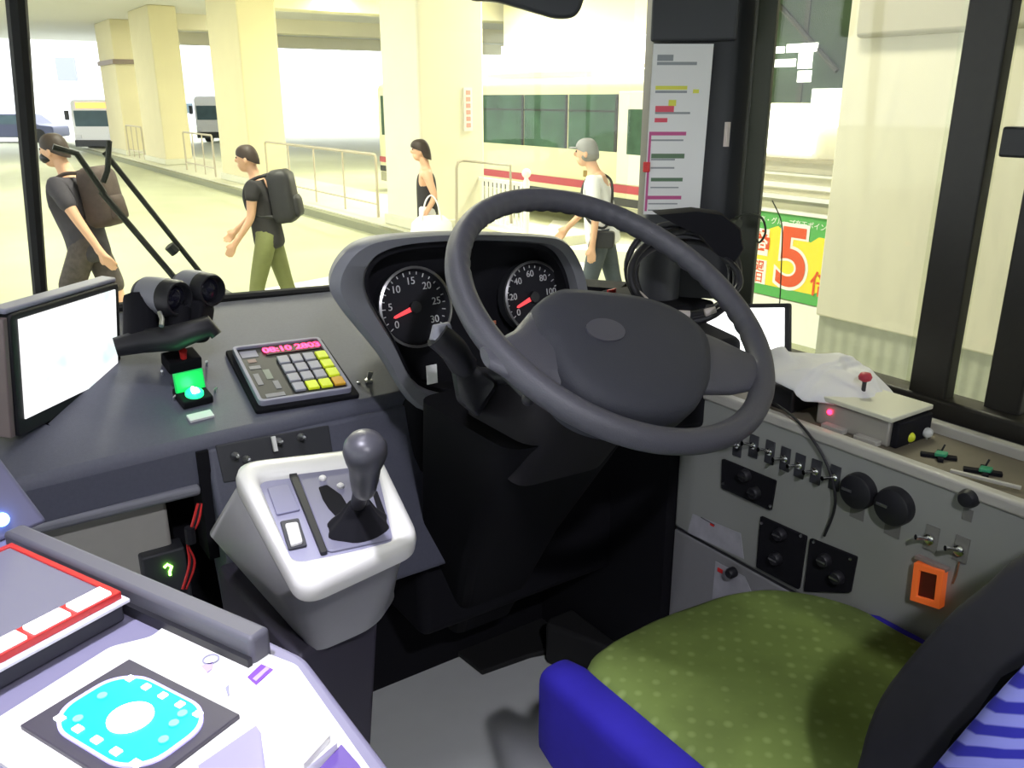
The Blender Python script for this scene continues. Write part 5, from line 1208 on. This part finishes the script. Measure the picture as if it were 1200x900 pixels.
rt = root('red_topped_lever', P_, 'small red-topped lever on the cream lid of the control box', 'lever'); lathe(b, ff3, [(.006, 0), (.006, .004), (.0035, .006), (.0035, .022), (.005, .026)], 14); obj('stem', b, m_black, rt)
b = B(); lathe(b, ff3.at((0, 0, .024)), [(.004, 0), (.0095, .003), (.011, .008), (.008, .014), (.0, .015)], 20); obj('cap', b, mat('dull_red', (.42, .03, .05), .5), rt, smooth=60)
# balls and green bits
for (px, py, r, m, lb) in ((1066, 512, .0085, mat('yellow_ball', (.70, .78, .03), .4), 'yellow ball-headed pin in the brown console tray'), (1087, 507, .0085, mat('white_ball', (.62, .64, .62), .4), 'white ball-headed pin in the console tray, right of the yellow one')):
    P_ = at(px, py, z=1.50); rt = root('ball_pin', V((P_.x, P_.y, TZ)), lb, 'pin'); b = B(); ell(b, P_, r, r, r); obj('ball', b, m, rt, smooth=70)
    b = B(); tube(b, [V((P_.x, P_.y, TZ)), P_], .002, 6); obj('pin', b, m_steel, rt)
mgx = mat('green_plastic', (.03, .28, .14), .4)
for (px, py, lb) in ((1103, 532, 'green and black clip in the console tray, left of its twin'), (1155, 550, 'green and black clip farthest right in the console tray')):
    P_ = at(px, py, z=1.495); ff4 = Fr(V((P_.x, P_.y, TZ)), (.5, -.8, 0), (.8, .5, 0)); rt = root('clip', ff4.o, lb, 'clip', 'clips in the console tray')
    bx('bar', ff4, (-.028, .022), (-.006, .006), (0, .005), m_blackm, rt, .001); bx('cross', ff4, (-.005, .003), (-.020, .020), (0, .006), m_blackm, rt, .001)
    b = B(); prism(b, ff4, rpoly([(-.010, -.010), (.006, -.010), (.010, .004), (-.006, .006)], .003), .005, .010); obj('green_body', b, mgx, rt, .001)
    b = B(); tube(b, [ff4.p(0, .01, .006), ff4.p(.004, .012, .018)], .0015, 6); obj('pin', b, m_black, rt)
for k, (px, py, l) in enumerate(((925, 470, .05), (1010, 508, .03))):
    pass
bxp = bx('pen', Fr(at(1140, 560, z=1.492), (.28, -1, 0), (1, .28, 0)), (-.03, .06), (-.003, .003), (0, .005), m_panel2, None, .001); tag(bxp, 'pale flat stick lying in the console tray near its front lip', 'stick')

# cable coil and black device at the pillar foot ---------------------
ck = root('cable_coil', (1.27, 1.25, 1.60), 'thick black cable coiled round the foot of the front pillar', 'cable coil')
cc = at(800, 305, d=1.62)
cfm = Fr(cc, CR, (0, 0, 1))
for i, (du, dv, rx, rz, tl_, r) in enumerate(((-.005, -.02, .095, .082, .3, .0065), (.0, -.025, .088, .072, .0, .006), (.004, -.02, .105, .07, -.3, .007), (.004, -.03, .102, .06, -.15, .006))):
    pts = []
    for k in range(40):
        a = 2 * PI * k / 40; pts.append(cfm.p(du + rx * math.cos(a), dv + rz * math.sin(a), tl_ * rx * math.cos(a) + .055 * (1 - math.sin(a)) * .8 - .03))
    b = B(); tube(b, pts, r, 8, closed=True); obj('loop', b, m_black, ck, smooth=60)
for k, a in enumerate((215, 240, 265, 292)):
    p = cfm.p(.004 + .103 * math.cos(R(a)), -.022 + .064 * math.sin(R(a)), .055 * (1 - math.sin(R(a))) * .8 - .02); t = cfm.x * -math.sin(R(a)) * .103 + cfm.y * math.cos(R(a)) * .064
    b = B(); tube(b, [p - t.normalized() * .010, p + t.normalized() * .010], .0075, 8); obj('pale_highlight', b, mat('pale_highlight', (.55, .50, .47), .5), ck)  # pale sleeves painted as highlights on the cable loops
bd = root('dash_device', at(815, 290, d=1.55), 'bulky black device fixed to the foot of the front pillar above the coil', 'device')
dfv = Fr(at(812, 272, d=1.50), CR, (0, 0, 1))
b = B(); pl_ = [(lambda l: (l[0], l[1]))(dfv.loc(at(*p, P=dfv.o, N=dfv.z))) for p in [(768, 250), (815, 246), (846, 250), (868, 268), (872, 292), (862, 308), (842, 300), (820, 275), (790, 262)]]
loft(b, [[dfv.p(u * s, v * s, w) for u, v in pl_[::-1]] for s, w in ((.96, -.05), (1, -.04), (1, 0), (.95, .008))]); obj('housing', b, m_blackm, bd, smooth=50)
b = B(); cyl = Fr(V((1.262, 1.30, 1.585)), (1, 0, 0), (0, 1, 0)); lathe(b, cyl, [(.045, 0), (.045, .13)], 28); obj('stand', b, m_dark, bd)
b = B(); tube(b, spline([at(846, 300, d=1.52), at(864, 318, d=1.5), at(866, 335, d=1.5), at(852, 350, d=1.48)], 6), .006, 8); obj('arm', b, m_black, bd)
# wire loop on the window post
b = B(); tube(b, spline([at(862, 255, X=1.35), at(878, 250, X=1.34), at(893, 256, X=1.34), at(897, 272, X=1.35), at(890, 284, X=1.36), at(884, 278, X=1.36)], 8), .0022, 8); tag(obj('wire_loop', b, m_olive), 'thin dark wire loop sticking out of the window post over the banner', 'wire')
b = B(); tube(b, spline([at(905, 235, X=1.37), at(916, 262, X=1.37), at(916, 300, X=1.37), at(914, 350, X=1.37), at(913, 356, X=1.37)], 6), .0012, 6); tag(obj('cable', b, m_olive), 'very thin cable hanging down the side window across the red 5', 'cable')
b = B(); tube(b, [at(858, 262, X=1.34), at(866, 262, X=1.34)], .010, 8); tag(obj('bracket', b, m_olive), 'small dark bracket on the window post beside the black device', 'bracket')

# wiper outside the windscreen --------------------------------------
wi = root('wiper', at(215, 330, Y=1.84), 'double wiper arm outside the windscreen, slanting up to the left', 'wiper')
for a_, c_, r in (((247, 335), (122, 178), .0055), ((215, 338), (118, 224), .0065)):
    b = B(); tube(b, [at(*a_, Y=1.86), at(*c_, Y=1.90)], r, 8); obj('arm', b, m_olive, wi)
b = B(); tube(b, [at(128, 165, Y=1.88), at(126, 200, Y=1.88), at(121, 214, Y=1.88)], .0055, 8); obj('blade_bracket', b, m_olive, wi)
b = B(); tube(b, [at(62, 172, Y=1.89), at(90, 180, Y=1.89), at(122, 226, Y=1.89)], .006, 8); obj('link', b, m_olive, wi)
b = B(); tube(b, [at(198, 288, Y=1.865), at(206, 296, Y=1.865)], .011, 8); obj('joint', b, m_olive, wi)
b = B(); ff5 = Fr(at(235, 338, Y=1.86), (1, 0, 0), (0, 0, 1)); box(b, ff5, (-.06, .05), (-.05, .0), (-.02, .09)); obj('pivot_cover', b, m_olive, wi, .01)
b = B(); box(b, W, (1.0, 1.04), (1.9, 1.94), (1, 1.01)); b.free()

# ================================================================== SEAT
SZ = 1.245
m_green = bpy.data.materials.new('green_moquette'); m_green.use_nodes = True
nt = m_green.node_tree; pb = nt.nodes['Principled BSDF']; pb.inputs['Roughness'].default_value = .9
tc = nt.nodes.new('ShaderNodeTexCoord'); mp_ = nt.nodes.new('ShaderNodeMapping'); mp_.inputs['Rotation'].default_value = (0, 0, R(45)); mp_.inputs['Scale'].default_value = (44, 44, 1)
nt.links.new(tc.outputs['Object'], mp_.inputs[0])
vo = nt.nodes.new('ShaderNodeTexVoronoi'); vo.inputs['Scale'].default_value = 1; vo.inputs['Randomness'].default_value = .12; nt.links.new(mp_.outputs[0], vo.inputs['Vector'])
rp = nt.nodes.new('ShaderNodeValToRGB'); rp.color_ramp.elements[0].position = .17; rp.color_ramp.elements[0].color = (.40, .52, .18, 1); rp.color_ramp.elements[1].position = .5; rp.color_ramp.elements[1].color = (.16, .23, .05, 1)
nt.links.new(vo.outputs['Distance'], rp.inputs[0])
nz = nt.nodes.new('ShaderNodeTexNoise'); nz.inputs['Scale'].default_value = 9; nz.inputs['Detail'].default_value = 4; nt.links.new(tc.outputs['Object'], nz.inputs['Vector'])
mx = nt.nodes.new('ShaderNodeMix'); mx.data_type = 'RGBA'; mx.blend_type = 'MULTIPLY'; mx.inputs[0].default_value = .5
cr2 = nt.nodes.new('ShaderNodeValToRGB'); cr2.color_ramp.elements[0].position = .3; cr2.color_ramp.elements[1].position = .6; cr2.color_ramp.elements[0].color = (.45, .45, .4, 1)
nt.links.new(nz.outputs['Fac'], cr2.inputs[0]); nt.links.new(rp.outputs[0], mx.inputs[6]); nt.links.new(cr2.outputs[0], mx.inputs[7]); nt.links.new(mx.outputs[2], pb.inputs['Base Color'])
m_blue = mat('royal_blue_cloth', (.018, .010, .34), .85, noise=.15, nscale=40)
m_blk = mat('black_seat_cloth', (.012, .012, .018), .9, noise=.2)
seat = root('driver_seat', (.87, .5, FZ), 'driver seat with a green patterned cushion, blue side bolsters and black back', 'seat')
cp = [at(*p, z=SZ) for p in [(672, 778), (712, 748), (770, 718), (850, 690), (900, 683), (955, 690), (1010, 706), (1065, 738), (1085, 748)]]
poly = [(p.x, p.y) for p in cp]
poly = [(max(p[0], .655), p[1]) for p in poly]
poly += [(1.105, .36), (.68, .36), (.655, .45)]
def cushion(poly, z0, z1, r, name, m, crown=.012):
    b = B(); n = len(poly); cx = sum(p[0] for p in poly) / n; cy = sum(p[1] for p in poly) / n
    sm = rpoly(poly, .03, 4)
    def ins(d): 
        out = []
        for u, v in sm:
            L_ = math.hypot(u - cx, v - cy); out.append((cx + (u - cx) * (1 - d / L_), cy + (v - cy) * (1 - d / L_)))
        return out
    loft(b, [[V((u, v, z0)) for u, v in ins(r * .6)], [V((u, v, z0 + r * .5)) for u, v in ins(0)], [V((u, v, z1 - r)) for u, v in ins(0)], [V((u, v, z1 - r * .35)) for u, v in ins(r * .25)], [V((u, v, z1 - r * .08)) for u, v in ins(r * .8)], [V((u, v, z1)) for u, v in ins(r * 1.8)], [V((u, v, z1 + crown)) for u, v in ins(r * 5)]])
    return obj(name, b, m, seat, smooth=70)
cushion(poly, SZ - .11, SZ, .022, 'cushion', m_green, .004)
# left bolster
b = B(); bl_ = [at(*p, z=SZ - .018) for p in [(641, 792), (650, 783), (690, 788), (730, 812), (800, 880), (820, 905)]]
L_ = []
ys = [bl_[1].y + .012, bl_[1].y + .004, bl_[1].y - .03, .70, .6, .5, .38]
for k, y in enumerate(ys):
    s = [.35, .7, 1, 1, 1, 1, 1][k]; cxb = .637; wb = .034; zt = SZ - .006; zb = SZ - .16
    pr = rpoly([(-wb, zb), (wb, zb), (wb, zt), (-wb, zt)], [.01, .01, .03, .03], 5); zc = (zt + zb) / 2
    L_.append([V((cxb + u * (.6 + .4 * s), y, zc + (v - zc) * (.7 + .3 * s))) for u, v in pr])
loft(b, L_); obj('left_bolster', b, m_blue, seat, smooth=60)
b = B(); L_ = []
for k, y in enumerate((.66, .65, .62, .5, .36)):
    s = (.4, .8, 1, 1, 1)[k]; pr = rpoly([(-.010, SZ - .12), (.010, SZ - .12), (.010, SZ - .004), (-.010, SZ - .004)], [.004, .004, .008, .008], 4); L_.append([V((1.105 + u, y, v if v < SZ - .05 else SZ - .05 + (v - SZ + .05) * s)) for u, v in pr])
loft(b, L_); obj('right_bolster', b, m_blue, seat, smooth=60)
# seat base
bx('seat_pan', W, (.66, 1.09), (.34, .78), (SZ - .15, SZ - .10), m_blk, seat, .01)
b = B(); prism(b, Fr((0, 0, 0), (1, 0, 0), (0, 1, 0)), rpoly([(.74, .36), (1.05, .36), (1.05, .64), (.74, .64)], .03), FZ, SZ - .14); obj('suspension_base', b, m_blackm, seat)
# backrest : side profile in Y-Z
front = [at(1000, 905, X=.70), at(1015, 850, X=.70), at(1040, 800, X=.70), at(1100, 730, X=.70), at(1150, 688, X=.70), at(1200, 650, X=.70)]
fpz = [(p.y, p.z) for p in front]; fpz = [(.41, 1.20)] + fpz + [(.20, 1.70), (.13, 1.76), (.06, 1.78)]
bpz = [(.02, 1.76), (.06, 1.70), (.14, 1.62)]
bk = [at(1200, 768, X=.70), at(1140, 830, X=.70), at(1095, 890, X=.70)]
bpz += [(p.y - .005, p.z) for p in bk] + [(.31, 1.2)]
prof = fpz + bpz
secs = []
pf2 = [(p.x, p.y) for p in spline([V((a, c, 0)) for a, c in prof] + [V((*prof[0], 0))], 3)[:-1]]
pcx = sum(p[0] for p in pf2) / len(pf2); pcz = sum(p[1] for p in pf2) / len(pf2)
b = B(); loft(b, [[V((x, pcx + (y - pcx) * s, pcz + (z - pcz) * s)) for y, z in pf2] for x, s in ((.69, .90), (.698, .97), (.71, 1), (.80, 1), (1.05, 1), (1.10, .98), (1.115, .9))]); obj('backrest', b, m_blk, seat, smooth=60)
# striped cover on the back : a shell behind the backrest
m_str = bpy.data.materials.new('blue_wavy_stripes'); m_str.use_nodes = True; nt = m_str.node_tree; pb = nt.nodes['Principled BSDF']; pb.inputs['Roughness'].default_value = .9
tc = nt.nodes.new('ShaderNodeTexCoord'); mp_ = nt.nodes.new('ShaderNodeMapping'); mp_.inputs['Rotation'].default_value = (R(35), 0, 0)
wv = nt.nodes.new('ShaderNodeTexWave'); wv.bands_direction = 'Z'; wv.inputs['Scale'].default_value = 17; wv.inputs['Distortion'].default_value = 2.5; wv.inputs['Detail'].default_value = 1; wv.inputs['Detail Scale'].default_value = .4
rp = nt.nodes.new('ShaderNodeValToRGB'); rp.color_ramp.elements[0].position = .35; rp.color_ramp.elements[0].color = (.03, .03, .48, 1); rp.color_ramp.elements[1].position = .6; rp.color_ramp.elements[1].color = (.32, .34, .95, 1)
nt.links.new(tc.outputs['Object'], mp_.inputs[0]); nt.links.new(mp_.outputs[0], wv.inputs['Vector']); nt.links.new(wv.outputs['Fac'], rp.inputs[0]); nt.links.new(rp.outputs[0], pb.inputs['Base Color'])
cov = [at(1215, 762, X=.66), at(1200, 780, X=.66), at(1145, 838, X=.66), at(1090, 902, X=.66), at(1070, 930, X=.66)]
cy = [(p.y, p.z) for p in cov]
cy = [(cy[0][0] - .06, cy[0][1] + .06)] + cy + [(cy[-1][0] + .01, 1.22)]
b = B(); rings = []
for y, z in cy:
    rings.append([V((x, y + dy, z - dy * .5)) for x, dy in ((1.08, -.13), (.9, -.135), (.74, -.13), (.68, -.115), (.655, -.08), (.648, -.04), (.652, -.012), (.664, 0), (.685, .004), (.69, -.01), (.69, -.06), (1.08, -.09))])
loft(b, rings); obj('striped_cover', b, m_str, seat, smooth=60)

# ================================================================== LIGHTS & WORLD
# ceiling lamp above the fare machine (out of frame, a real fitting)
rt = root('saloon_lamp', (-.02, .62, 2.75), 'round lamp in the bus ceiling above the fare machine', 'lamp')
b = B(); lathe(b, Fr((-.02, .62, 2.70), (1, 0, 0), (0, 1, 0)), [(.07, .05), (.07, 0), (.055, 0), (.055, .01)], 28); obj('bezel', b, m_white, rt)
b = B(); lathe(b, Fr((-.02, .62, 2.705), (1, 0, 0), (0, 1, 0)), [(.054, 0), (.054, .02), (0, .02)], 28); obj('diffuser', b, m_led('lamp_diffuser', (.85, .85, 1), 5), rt)
def spot(name, loc, tgt, e, col, ang, blend=.5, r=.04):
    ld = bpy.data.lights.new(name, 'SPOT'); ld.energy = e; ld.color = col; ld.spot_size = R(ang); ld.spot_blend = blend; ld.shadow_soft_size = r
    lo = bpy.data.objects.new(name, ld); COL.objects.link(lo); lo.location = loc; lo.rotation_euler = (V(tgt) - V(loc)).to_track_quat('-Z', 'Y').to_euler(); return lo
spot('saloon_lamp_light', (-.02, .62, 2.69), (.10, .60, 1.52), FARE_W, (.86, .84, 1), 52, .6, .05)
# cab lamp in the roof above the driver
rt = root('cab_lamp', (.35, 1.05, 2.75), 'small round lamp in the bus ceiling above the shift console', 'lamp')
b = B(); lathe(b, Fr((.35, 1.05, 2.71), (1, 0, 0), (0, 1, 0)), [(.05, .04), (.05, 0), (.0, 0)], 24); obj('diffuser', b, m_led('lamp_diffuser', (.85, .85, 1), 5), rt)
spot('cab_lamp_light', (.35, 1.05, 2.70), (.40, 1.05, 1.5), CAB_W, (.88, .88, 1), 75, .8, .05)

rt = root('fill_lamp', (.05, -.55, 2.75), 'unseen round fill lamp added in the bus ceiling over the aisle behind the fare machine', 'lamp')  # added unseen lamp, brightens the cab floor, dash and wheel
b = B(); lathe(b, Fr((.05, -.55, 2.71), (1, 0, 0), (0, 1, 0)), [(.06, .04), (.06, 0), (.0, 0)], 24); obj('diffuser', b, m_led('lamp_diffuser', (.85, .85, 1), 5), rt)
spot('fill_lamp_light', (.05, -.55, 2.70), (.65, 1.1, 1.1), FILL_W, (.93, .92, 1), 62, .8, .04)

w = bpy.data.worlds.new('world'); SC.world = w; w.use_nodes = True; bg = w.node_tree.nodes['Background']; bg.inputs[0].default_value = (.90, .92, 1, 1); bg.inputs[1].default_value = WORLD_S
SC.view_settings.view_transform = 'Standard'; SC.view_settings.look = 'None'; SC.view_settings.gamma = 1; SC.view_settings.exposure = EXPO
SC.view_settings.use_curve_mapping = False
